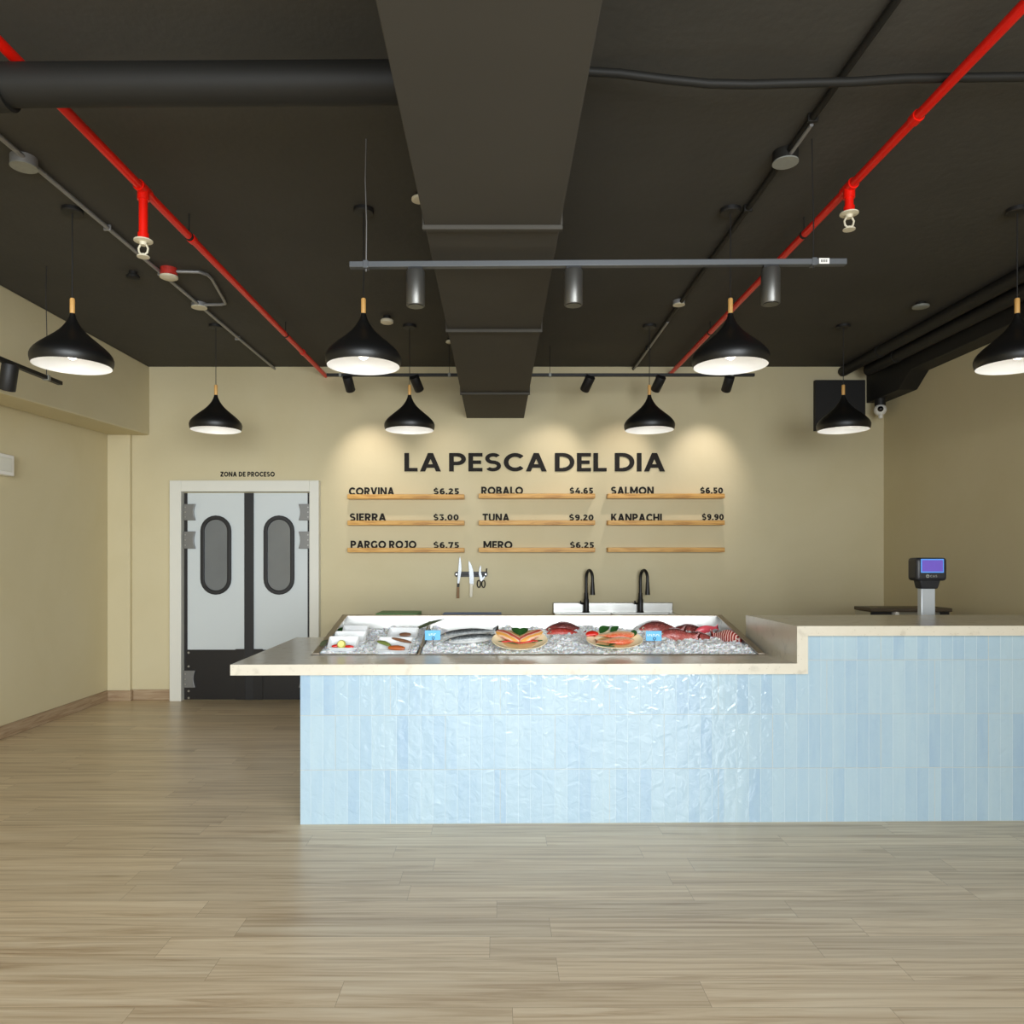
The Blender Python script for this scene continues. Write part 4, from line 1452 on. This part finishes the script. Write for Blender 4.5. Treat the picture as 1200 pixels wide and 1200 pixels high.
th = 0.002
rimstrip(LX0 - .005, LY0 - .012, LX1 + .005, LY0 + .006)
th = 0.006
rimstrip(LX0 - .005, LY0 + .006, LX0 + rw - .005, LY1 - .01)
rimstrip(LX1 - rw + .005, LY0 + .006, LX1 + .005, LY1 - .01)
rimstrip(LX0 - .005, LY1 - .01, LX1 + .005, LY1 + .01)
b.build('rim', M['rim_steel'], e, bevel=0.002)
xdv = -0.468
b = MB()
b.hexa([(xdv - .006, .006, FLZ), (xdv + .006, .006, FLZ), (xdv - .006, yl(LY1) - .006, FLZ), (xdv - .018, yl(LY1) - .006, FLZ),
        (xdv - .006, .006, FZ + .004), (xdv + .006, .006, FZ + .004), (xdv - .006, yl(LY1) - .006, 1.012), (xdv - .018, yl(LY1) - .006, 1.012)])
dv = b.build('divider', M['rim_steel'], e)

# crushed ice, one bed on each side of the divider
def ice_z(x, y):
    base = 0.884 + (y - LY0) * 0.088
    n = noise.noise(Vector((x * 3.1, y * 3.5, 0.3)))
    m = noise.noise(Vector((x * 11, y * 11, 4.2)))
    k = noise.noise(Vector((x * 38, y * 38, 7.7)))
    amp = min(1.0, (y - LY0) / 0.2) * 0.75 + 0.25
    back = max(0.0, (y - LY1 + .22) / .22)
    return base + amp * (0.018 * n + 0.012 * m) + 0.006 * k + back * 0.055 * noise.noise(Vector((x * 8, 3.3, 9.1)))


def chunk(x, y):
    q = Vector((x * 38, y * 38, 1.0))
    c = noise.cell(q) * .6 + noise.cell(q * 1.83 + Vector((5.2, 1.3, 0))) * .4
    return c - .5


def ice_bed(x_0, x_1, lab):
    b = MB()
    nx, ny = int((x_1 - x_0) / 0.0062), 135
    ya, yb_ = LY0 + .008, LY1 - .008
    top, bot = [], []
    for j in range(ny + 1):
        y = ya + (yb_ - ya) * j / ny
        row = []
        for i in range(nx + 1):
            x = x_0 + (x_1 - x_0) * i / nx
            jit = 0.002
            f = chunk(x + .004 * noise.noise(Vector((x * 60, y * 60, 2))), y + .004 * noise.noise(Vector((x * 60, y * 60, 8)))) * min(1, .35 + (y - LY0) * 6)
            row.append(b.bm.verts.new((x + (random.uniform(-jit, jit) if 0 < i < nx else 0), y + (random.uniform(-jit, jit) if 0 < j < ny else 0), ice_z(x, y) + f * 0.015)))
        top.append(row)
    for j in range(ny):
        for i in range(nx):
            b._f([top[j][i], top[j][i + 1], top[j + 1][i + 1], top[j + 1][i]])
    # skirt and base
    edge = top[0] + [top[j][nx] for j in range(1, ny + 1)] + list(reversed(top[ny][:-1])) + [top[j][0] for j in range(ny - 1, 0, -1)]
    low = [b.bm.verts.new((v.co.x, v.co.y, FLZ + .002)) for v in edge]
    n = len(edge)
    for k in range(n):
        b._f([edge[(k + 1) % n], edge[k], low[k], low[(k + 1) % n]])
    b._f(low)
    o = b.build('crushed_ice', M['ice'], smooth=False)
    tag(o, lab, 'ice', None, 'stuff')


ice_bed(LX0 + .008, xdv - .02, 'crushed ice in the narrow left compartment of the display tray')
ice_bed(xdv + .008, LX1 - .008, 'crushed ice in the wide right compartment of the display tray')


def on_ice(px_, py_):
    """point of the ice seen at a pixel"""
    Y = LY0
    lo, hi = LY0 - .02, LY1
    for _ in range(40):
        Y = (lo + hi) / 2
        z = CH - (py_ - PY) * Y / FPX
        x = (px_ - PX) * Y / FPX
        if z < ice_z(x, Y):
            hi = Y
        else:
            lo = Y
    x = (px_ - PX) * Y / FPX
    return Vector((x, Y, ice_z(x, Y)))


# ------------------------------------------------------------------ fish
def fish(name, label, L, Hh, Wd, mat, group, long=False, fork=0.35, dorsal=True):
    """whole fish lying along +x, head at -x; one continuous body with fins, eyes as parts"""
    e = thing(name, label, 'fish', (0, 0, 0), 0, group)
    b = MB()
    if long:
        st = [(0, .06), (.05, .3), (.12, .62), (.22, .88), (.36, 1), (.5, .98), (.64, .8), (.76, .52), (.85, .26), (.89, .2)]
    else:
        st = [(0, .10), (.03, .32), (.08, .55), (.15, .78), (.25, .95), (.36, 1), (.48, .95), (.60, .78), (.71, .54), (.80, .32), (.85, .27)]
    rings = []
    for s, k in st:
        h = Hh * .5 * k
        wv = Wd * .5 * (k ** .8) * (1 - .75 * max(0, s - .45) / .45)
        zc_ = Hh * (-.10 * (1 - s) ** 3) if not long else 0
        rings.append([Vector((s * L, wv * math.cos(2 * PI * j / 18), zc_ + h * math.sin(2 * PI * j / 18) * (1.0 if math.sin(2 * PI * j / 18) > 0 else .92))) for j in range(18)])
    # tail fin continues the body
    s0 = st[-1][0]
    for s, k in ((.90, .42), (.95, .72), (1.0, .98)):
        h = Hh * .5 * k * (.85 if not long else 1.2)
        wv = Wd * .5 * .05
        rr = []
        for j in range(18):
            q = math.sin(2 * PI * j / 18)
            rr.append(Vector((s * L - (1 - abs(q)) * fork * L * .22 * (s - s0) / (1 - s0), wv * math.cos(2 * PI * j / 18), h * q)))
        rings.append(rr)
    b.rings(rings)
    if dorsal:
        pts = []
        n = 9
        for k in range(n + 1):
            u = k / n
            s = .26 + .46 * u
            top = Hh * .5 * (1 - (2.1 * (s - .36)) ** 2 * .9 if s > .36 else 1 - (s - .36) ** 2 * 4) * .96
            pts.append((s * L, top - .004, top + Hh * (.055 * math.sin(PI * min(1, u * 1.15 + .12)) + (.008 if k % 2 else 0))))
        for k in range(n):
            (xa, la, ha), (xb, lb, hb) = pts[k], pts[k + 1]
            b.hexa([(xa, -.0012, la), (xb, -.0012, lb), (xb, .0012, lb), (xa, .0012, la), (xa, -.0006, ha), (xb, -.0006, hb), (xb, .0006, hb), (xa, .0006, ha)])
        # pectoral fins
        for s_ in (-1, 1):
            x_0 = L * .27
            y_0 = s_ * Wd * .46
            b.hexa([(x_0, y_0, -.012), (x_0 + L * .13, y_0 + s_ * .006, -.026), (x_0 + L * .12, y_0 + s_ * .008, -.012), (x_0, y_0 + s_ * .003, -.004),
                    (x_0, y_0, -.010), (x_0 + L * .13, y_0 + s_ * .007, -.024), (x_0 + L * .12, y_0 + s_ * .009, -.010), (x_0, y_0 + s_ * .003, -.002)])
    b.build('body', mat, e)
    for s_ in (-1, 1):
        ex = .10 * L
        ey = Wd * .5 * (.56 ** .8) * .86
        ez = Hh * (.05 if not long else .06)
        r = Hh * .075 if not long else Hh * .1
        ey_ = MB().ball((ex, s_ * ey, ez), r, 1, .5, 1, 12, 8).build('eye', M['eye_white'], e)
        MB().ball((ex, s_ * (ey + r * .42), ez), r * .5, 1, .4, 1, 10, 6).build('pupil', M['dark_glass'], ey_)
    return e


def put(o, loc, yaw=0, pitch=0, roll=0):
    o.matrix_world = Matrix.Translation(loc) @ Euler((roll, -pitch, yaw), 'XYZ').to_matrix().to_4x4()
    return o


def snap(px_h, py_h, label, L, Hh, mat, group, sink, yaw=0, pitch=0, roll=0, Wd=None):
    o = fish('whole_fish', label, L, Hh, Wd or Hh * .5, mat, group)
    p = on_ice(px_h, py_h)
    put(o, p + Vector((0, 0, Hh * .5 - sink)), R(yaw), R(pitch), R(roll))
    return o


G1 = 'red snappers bedded in the ice'
snap(638, 737, 'dark red fish at the back of the ice behind the first oval plate', .36, .135, M['snapper'], G1, .075, -4, -5, -8)
snap(641, 741.5, 'bright red fish in the ice just right of the first oval plate', .27, .085, M['red_fish'], G1, .042, -4, -3, -8)
snap(748, 737.5, 'large red snapper at the back above the second blue price tag', .33, .125, M['snapper'], G1, .060, -3, -3, -8)
snap(786, 740, 'red snapper at the back with its hump right of the largest snapper', .33, .12, M['snapper'], G1, .055, -6, -6, -8)
snap(771, 744.5, 'red snapper in the second row right behind the blue price tag', .28, .10, M['snapper'], G1, .046, -4, -3, -8)
snap(798, 747.5, 'red snapper nearest the front of the ice with an orange tail', .28, .095, M['snapper'], G1, .042, -6, -6, -10)
p = on_ice(872, 752)
o = fish('whole_fish', 'red and white striped fish at the right end of the ice tray', .24, .098, .062, M['striped_red'], G1)
put(o, p + Vector((-.012, 0.012, .012)), R(128), R(4), R(-16))
o = fish('whole_fish', 'small pink fish tail sticking up near the right end of the tray', .17, .06, .03, M['pink_flesh'], G1, dorsal=False)
put(o, on_ice(814, 742) + Vector((0, .0, .012)), R(2), R(10), 0)

G2 = 'long dark fish side by side'
for (hx, hy, lab, L) in ((515, 747, 'long dark silver fish, the farther of the pair left of the first oval plate', .40), (520, 754, 'long dark silver fish, the nearer of the pair left of the first oval plate', .42)):
    o = fish('whole_fish', lab, L, .062, .046, M['mackerel'], G2, long=True, dorsal=False)
    put(o, on_ice(hx, hy) + Vector((0, 0, .012)), R(3), R(5), R(-10))


# ------------------------------------------------------------------ oval plates
def oval_plate(label, px_, py_, rx, ry, tilt):
    e = thing('oval_plate', label, 'plate', (0, 0, 0), 0, 'oval plates on the ice')
    prof = [(.62, 0), (.66, .001), (.98, .022), (1.0, .025), (.985, .028), (.95, .0255), (.64, .006), (.02, .006)]
    b = MB()
    b.rings([[Vector((r * rx * math.cos(2 * PI * k / 48), r * ry * math.sin(2 * PI * k / 48), z)) for k in range(48)] for r, z in prof])
    b.build('plate_body', M['plate_cream'], e)
    c_ = MB().rings([[Vector((r * rx * math.cos(2 * PI * k / 48), r * ry * math.sin(2 * PI * k / 48), z)) for k in range(48)] for r, z in ((.60, .0062), (.60, .0072), (.02, .0074))])
    tag(c_.build('plate_well', M['plate_tan'], e), 'tan glazed centre of the plate')
    mw = Matrix.Translation(on_ice(px_, py_) + Vector((0, 0, ry * math.sin(tilt) * .96))) @ Matrix.Rotation(tilt, 4, 'X')
    e.matrix_world = mw
    return mw


def leaf_shape(name, label, L, wd, mat, curl=.12, group=None, cat='leaf'):
    b = MB()
    n = 10
    rings = []
    for k in range(n + 1):
        u = k / n
        wv = max(.0006, wd * .5 * math.sin(PI * min(1, u ** .8)) ** .9)
        z = curl * L * math.sin(PI * u) * .5
        rings.append([Vector((u * L, -wv, z + wv * .25)), Vector((u * L, -wv * .5, z + .0004)), Vector((u * L, 0, z - .0005)), Vector((u * L, wv * .5, z + .0004)), Vector((u * L, wv, z + wv * .25)),
                      Vector((u * L, wv * .5, z + .0022)), Vector((u * L, 0, z + .0016)), Vector((u * L, -wv * .5, z + .0022))])
    b.rings(rings)
    o = b.build(name, mat)
    return tag(o, label, cat, group)


def place(o, mw, loc, yaw=0, pitch=0, roll=0):
    o.matrix_world = mw @ Matrix.Translation(loc) @ Euler((R(roll), R(-pitch), R(yaw)), 'XYZ').to_matrix().to_4x4()
    return o


def strip_food(name, label, L, wd, th_, mat, cat, group=None, taper=.5, bend=0.0):
    b = MB()
    n = 10
    rings = []
    for k in range(n + 1):
        u = k / n
        f = max(.08, math.sin(PI * (0.06 + .88 * u)) ** taper)
        rings.append([Vector((u * L, bend * L * math.sin(PI * u) + wd * .5 * f * math.cos(2 * PI * j / 12), th_ * .5 * f * math.sin(2 * PI * j / 12) + th_ * .5)) for j in range(12)])
    b.rings(rings)
    return tag(b.build(name, mat), label, cat, group)


mw1 = oval_plate('cream oval plate of two fish fillets with a green leaf between them', 609, 763, .170, .112, R(27))
f1 = strip_food('fish_fillet', 'pink striped fish fillet on the left half of the first oval plate', .185, .084, .034, M['fillet'], 'fillet', 'fillets on the first oval plate', .45)
place(f1, mw1, (-.132, .072, .022), -42, 4, 0)
f2 = strip_food('fish_fillet', 'pink striped fish fillet on the right half of the first oval plate', .185, .084, .034, M['fillet'], 'fillet', 'fillets on the first oval plate', .45)
place(f2, mw1, (.130, .075, .022), 180 + 43, 4, 0)
for (lab, l_, yaw, tx_) in (('dark green leaf pointing left between the two fillets', .085, 128, .004), ('dark green leaf pointing right between the two fillets', .085, 50, -.002)):
    place(leaf_shape('green_leaf', lab, l_, .055, M['leaf'], .15, 'green leaves on the first oval plate'), mw1, (tx_, .0, .056), yaw, 6, 0)
place(strip_food('chili_strip', 'red chili strip along the front left of the first oval plate', .11, .016, .012, M['chili'], 'chili', 'chili strips on the first plate', .5, .08), mw1, (-.11, -.040, .030), -8)
place(strip_food('chili_strip', 'red chili strip along the front right of the first oval plate', .11, .018, .012, M['chili'], 'chili', 'chili strips on the first plate', .5, .06), mw1, (.0, -.056, .030), 13)
place(strip_food('green_sprig', 'thin dark green sprig at the front left of the first oval plate', .12, .012, .008, M['leaf'], 'garnish', 'green sprigs on the first plate', .5, .05), mw1, (-.13, -.032, .030), -14)
place(strip_food('green_sprig', 'thin dark green sprig at the right rim of the first oval plate', .07, .012, .008, M['leaf'], 'garnish', 'green sprigs on the first plate', .5, .05), mw1, (.07, -.046, .030), 20)

mw2 = oval_plate('cream oval plate of two small whole fish with leaves behind', 720, 761.5, .174, .102, R(27))
for (lab, y_, x_, L_) in (('small orange fish at the back of the second oval plate, tail on the left', .032, .14, .27), ('small pale fish at the front of the second oval plate, tail on the left', -.034, .115, .24)):
    o = fish('small_fish', lab, L_, .078, .044, M['small_red'], 'small fish on the second oval plate', dorsal=False)
    place(o, mw2, (x_, y_, .034), 180, 0, -82)
for (lab, x_, y_, yaw, l_, w_) in (('broad dark green leaf at the back left of the second oval plate', -.085, .05, 38, .085, .06), ('dark green leaf at the back middle of the second oval plate', -.015, .05, 48, .08, .046), ('pointed dark green leaf at the right rim of the second oval plate', .115, .015, 75, .06, .04)):
    place(leaf_shape('green_leaf', lab, l_, w_, M['leaf'], .2, 'green leaves on the second oval plate'), mw2, (x_, y_, .034), yaw, 12, 0)
place(strip_food('chili_strip', 'bright red pepper curl on the left rim of the second oval plate', .075, .045, .03, M['chili'], 'chili', None, .4, .12), mw2, (-.172, .03, .022), 10)
place(strip_food('green_sprig', 'thin green sprig along the front of the second oval plate', .11, .012, .008, M['leaf'], 'garnish', None, .5, -.05), mw2, (-.12, -.062, .024), -12)
place(leaf_shape('green_leaf', 'tiny dark leaf at the front rim of the second oval plate', .05, .03, M['leaf'], .2, 'green leaves on the second oval plate'), mw2, (-.045, -.072, .026), 10, 10, 0)

# ------------------------------------------------------------------ blue price tags
def price_tag(label, px_, py_, marks):
    """py_ is where the wire enters the ice"""
    p = on_ice(px_, py_)
    e = thing('price_tag', label, 'price tag', p, R(2), 'blue price tags in the ice')
    z0 = .037
    MB().box(-.049, -.003, z0, .049, 0, z0 + .062).build('card', M['tag_blue'], e, bevel=.001)
    b = MB()
    b.tube([(.004, -.005, -.03), (.004, -.005, z0 + .006)], .0018, 6)
    pts = [(.004 + .008 * math.sin(2 * PI * k / 12), -.005, z0 + .014 - .008 * math.cos(2 * PI * k / 12)) for k in range(13)]
    b.tube(pts, .0018, 6)
    b.build('wire_holder', M['black_matte'], e)
    b = MB()
    for k in range(marks):
        x_ = -.0115 * marks / 2 + .0115 * k
        b.box(x_, -.0038, z0 + .030, x_ + .003, -.003, z0 + .042)
        b.box(x_ + .003, -.0038, z0 + (.039 if k % 2 else .030), x_ + .008, -.003, z0 + (.042 if k % 2 else .033))
    tag(b.build('printed_word', M['white_ink'], e), 'tiny white print on the card')


price_tag('blue price tag standing beside the tray divider, left of the long dark fish', 507, 757, 4)
price_tag('blue price tag standing in front of the row of red snappers', 766, 758, 7)


# ------------------------------------------------------------------ white food dishes in the left compartment
def boat_dish(label, px_, py_, wd, dp, tilt, yaw=0):
    e = thing('white_dish', label, 'dish', (0, 0, 0), 0, 'white dishes on the ice')
    h = .030

    def ring(s, z, grow):
        hx_, hy_ = wd / 2 * s + grow, dp / 2 * s + grow
        pts = []
        r_ = .012
        for cx_, cy_, a0 in ((hx_ - r_, hy_ - r_, 0), (-hx_ + r_, hy_ - r_, 90), (-hx_ + r_, -hy_ + r_, 180), (hx_ - r_, -hy_ + r_, 270)):
            for k in range(5):
                a_ = R(a0 + 90 * k / 4)
                pts.append(Vector((cx_ + r_ * math.cos(a_), cy_ + r_ * math.sin(a_), z)))
        return pts
    b = MB().rings([ring(.84, 0, 0), ring(1, h, 0), ring(1, h + .002, -.001), ring(1, h, -.005), ring(.84, .005, -.004), ring(.3, .005, 0)])
    b.build('dish_body', M['dish_white'], e)
    mw = Matrix.Translation(on_ice(px_, py_) + Vector((0, 0, dp / 2 * math.sin(tilt) - .016))) @ Matrix.Rotation(R(yaw), 4, 'Z') @ Matrix.Rotation(tilt, 4, 'X')
    e.matrix_world = mw
    return mw


d1 = boat_dish('white dish with a lemon and red chili at the front left of the tray', 403, 760, .185, .115, R(33), 3)
d2 = boat_dish('white dish behind the lemon dish, tucked under the rear left dish', 411, 753, .20, .11, R(33), 3)
d3 = boat_dish('white dish of red chili at the back left of the tray', 417, 744.5, .175, .10, R(33), 3)
d4 = boat_dish('white dish of green pickle and orange fillet left of the divider', 463, 763, .21, .13, R(33), -4)
d5 = boat_dish('white dish with a brown fillet at the back beside the divider', 473, 748, .20, .11, R(33), -4)
b = MB().ball((0, 0, 0), .027, 1, 1, .75, 18, 10)
lm = b.build('lemon_half', M['lemon_rind'])
tag(lm, 'pale lemon half in the front left white dish', 'lemon')
tag(MB().cyl((0, 0, .0155), (0, 0, .0205), .0195, seg=20).build('cut_face', M['lemon'], lm), 'pale yellow cut face')
place(lm, d1, (-.008, -.028, .036), 0, 0, 40)
place(strip_food('chili_strip', 'red chili piece left of the lemon half', .05, .022, .016, M['chili'], 'chili', 'chili beside the lemon', .5), d1, (-.066, -.036, .02), 10)
place(strip_food('chili_strip', 'red chili piece right of the lemon half', .055, .022, .016, M['chili'], 'chili', 'chili beside the lemon', .5), d1, (.012, -.036, .02), -6)
place(strip_food('chili_strip', 'long red chili strip in the rear left white dish', .11, .02, .016, M['chili'], 'chili', None, .4), d3, (-.045, -.026, .02), 0)
place(strip_food('green_pickle', 'green pickle strip at the left of the front dish beside the divider', .095, .03, .02, M['pickle'], 'pickle', None, .5, .05), d4, (-.105, .012, .03), -24)
place(strip_food('fish_fillet', 'orange brown fillet in the front dish beside the divider', .10, .036, .026, M['orange_food'], 'fillet', None, .4, .03), d4, (-.03, -.038, .02), -4)
place(strip_food('fish_fillet', 'long dark brown fillet lying over the back of the front dish', .13, .022, .018, M['brown_food'], 'fillet', None, .5, .0), d4, (-.02, .04, .034), -18)
place(strip_food('fish_fillet', 'brown fillet in the rear dish beside the divider', .075, .034, .022, M['brown_food'], 'fillet', None, .4, .03), d5, (-.02, -.022, .02), 0)
o = leaf_shape('long_leaf', 'long dark green leaf leaning on the top of the tray divider', .24, .035, M['leaf_grey'], .05)
p = on_ice(484, 741)
put(o, p + Vector((0, 0, .012)), R(20), R(18), R(30))
o = leaf_shape('green_leaf', 'dark leaf at the left inner wall of the tray behind the dishes', .12, .05, M['leaf'], .2)
put(o, on_ice(391, 744) + Vector((0, 0, .008)), R(8), R(12), R(30))
o = leaf_shape('green_leaf', 'dark leaf at the left inner wall of the tray beside the lemon dish', .10, .03, M['leaf_grey'], .2)
put(o, on_ice(374.5, 760) + Vector((0, 0, .004)), R(70), R(24), R(30))

# ------------------------------------------------------------------ weighing scale behind the raised bar
Ys = 5.02
xs = (1098.5 - PX) * Ys / FPX
yoff = math.sin(ROT) * (xs - PVT.x)
e = thing('weighing_scale', 'weighing scale whose display rises on a pale pole behind the raised bar', 'scale', (xs, Ys + 0.02, 0.792))
z0 = .792
MB().box(-.17, -.13, .0, .17, .16, .075).build('base', M['scale_black'], e, bevel=.01)
MB().box(-.175, -.135, .08, .175, .06, .09).build('weighing_plate', M['steel'], e, bevel=.003)
MB().box(-.15, -.1, .075, .15, .04, .08).build('plate_support', M['scale_black'], e)
zt_ = P(0, 690, Ys).z - z0
MB().box(-.049, .085, .075, .049, .135, zt_).build('pole', M['scale_pole'], e, bevel=.006)
# collar
za, zb_ = P(0, 690, Ys).z - z0, P(0, 680, Ys).z - z0
MB().hexa([(-.058, .07, zt_ - .004), (.058, .07, zt_ - .004), (.058, .145, zt_ - .004), (-.058, .145, zt_ - .004), (-.074, .055, zb_ + .012), (.074, .055, zb_ + .012), (.074, .15, zb_ + .012), (-.074, .15, zb_ + .012)]).build('collar', M['scale_black'], e, bevel=.008)
zh0, zh1 = P(0, 681, Ys).z - z0, P(0, 653.5, Ys).z - z0
hd = MB().box(-.106, .04, zh0, .106, .16, zh1).build('display_head', M['scale_black'], e, bevel=.022, seg=4)
zz0, zz1 = P(0, 671, Ys).z - z0, P(0, 655, Ys).z - z0
s_ = MB().box(-.078, .037, zz0 - .002, .078, .041, zz1).build('screen_border', M['screen_blue'], hd)
MB().box(-.071, .0355, zz0 + .006, .071, .038, zz1 - .008).build('screen', M['screen_purple'], s_)
zl = P(0, 675.4, Ys).z - z0
b = MB()
b.prism([(-.032 + .012 * math.cos(2 * PI * k / 20), zl + .012 * math.sin(2 * PI * k / 20)) for k in range(20)], .037, .041)
cur = -.014
for ch in 'CAS':
    wd, pcs = glyph(ch, .2)
    for q in pcs:
        b.prism([(cur + x_ * .016, zl - .008 + z_ * .016) for x_, z_ in q], .038, .041)
    cur += wd * .016 + .004
lg = b.build('printed_logo', M['grey_cover'], hd, smooth=False)
tag(lg, 'small pale round logo and letters')
MB().prism([(-.032 + x_, zl + z_) for x_, z_ in ((-.005, -.005), (.005, -.005), (0, .005))], .036, .038).build('logo_mark', M['scale_black'], lg, smooth=False)

# ------------------------------------------------------------------ stainless cabinet by the right wall
cx0, cx1, cy0, cy1 = 3.12, 3.80, 6.2, 6.5
zt_ = P(0, 712.8, 6.2).z
e = thing('steel_freezer', 'low stainless steel chest with a brown lid by the right wall', 'freezer', ((cx0 + cx1) / 2, (cy0 + cy1) / 2, 0))
hx_, hy_ = (cx1 - cx0) / 2, (cy1 - cy0) / 2
MB().box(-hx_ + .01, -hy_ + .01, .1, hx_ - .01, hy_, zt_ - .03).build('body', M['steel'], e, bevel=.006)
MB().box(-hx_, -hy_, zt_ - .03, hx_, hy_, zt_).build('lid', M['dark_wood_top'], e, bevel=.005)
MB().box(-hx_, -hy_ - .004, zt_ - .055, -hx_ + .17, -hy_ + .012, zt_ - .032).box(hx_ - .1, -hy_ - .004, zt_ - .055, hx_ - .03, -hy_ + .012, zt_ - .032).build('corner_bracket', M['black_matte'], e)
MB().cyl((-hx_ + .205, -hy_ + .01, zt_ - .045), (-hx_ + .205, -hy_ - .025, zt_ - .045), .017, seg=16).build('knob', M['white_gloss'], e)
for sx_ in (-1, 1):
    for sy_ in (-1, 1):
        MB().cyl((sx_ * (hx_ - .06), sy_ * (hy_ - .06), 0), (sx_ * (hx_ - .06), sy_ * (hy_ - .06), .1), .025, seg=12).build('foot', M['rubber'], e)
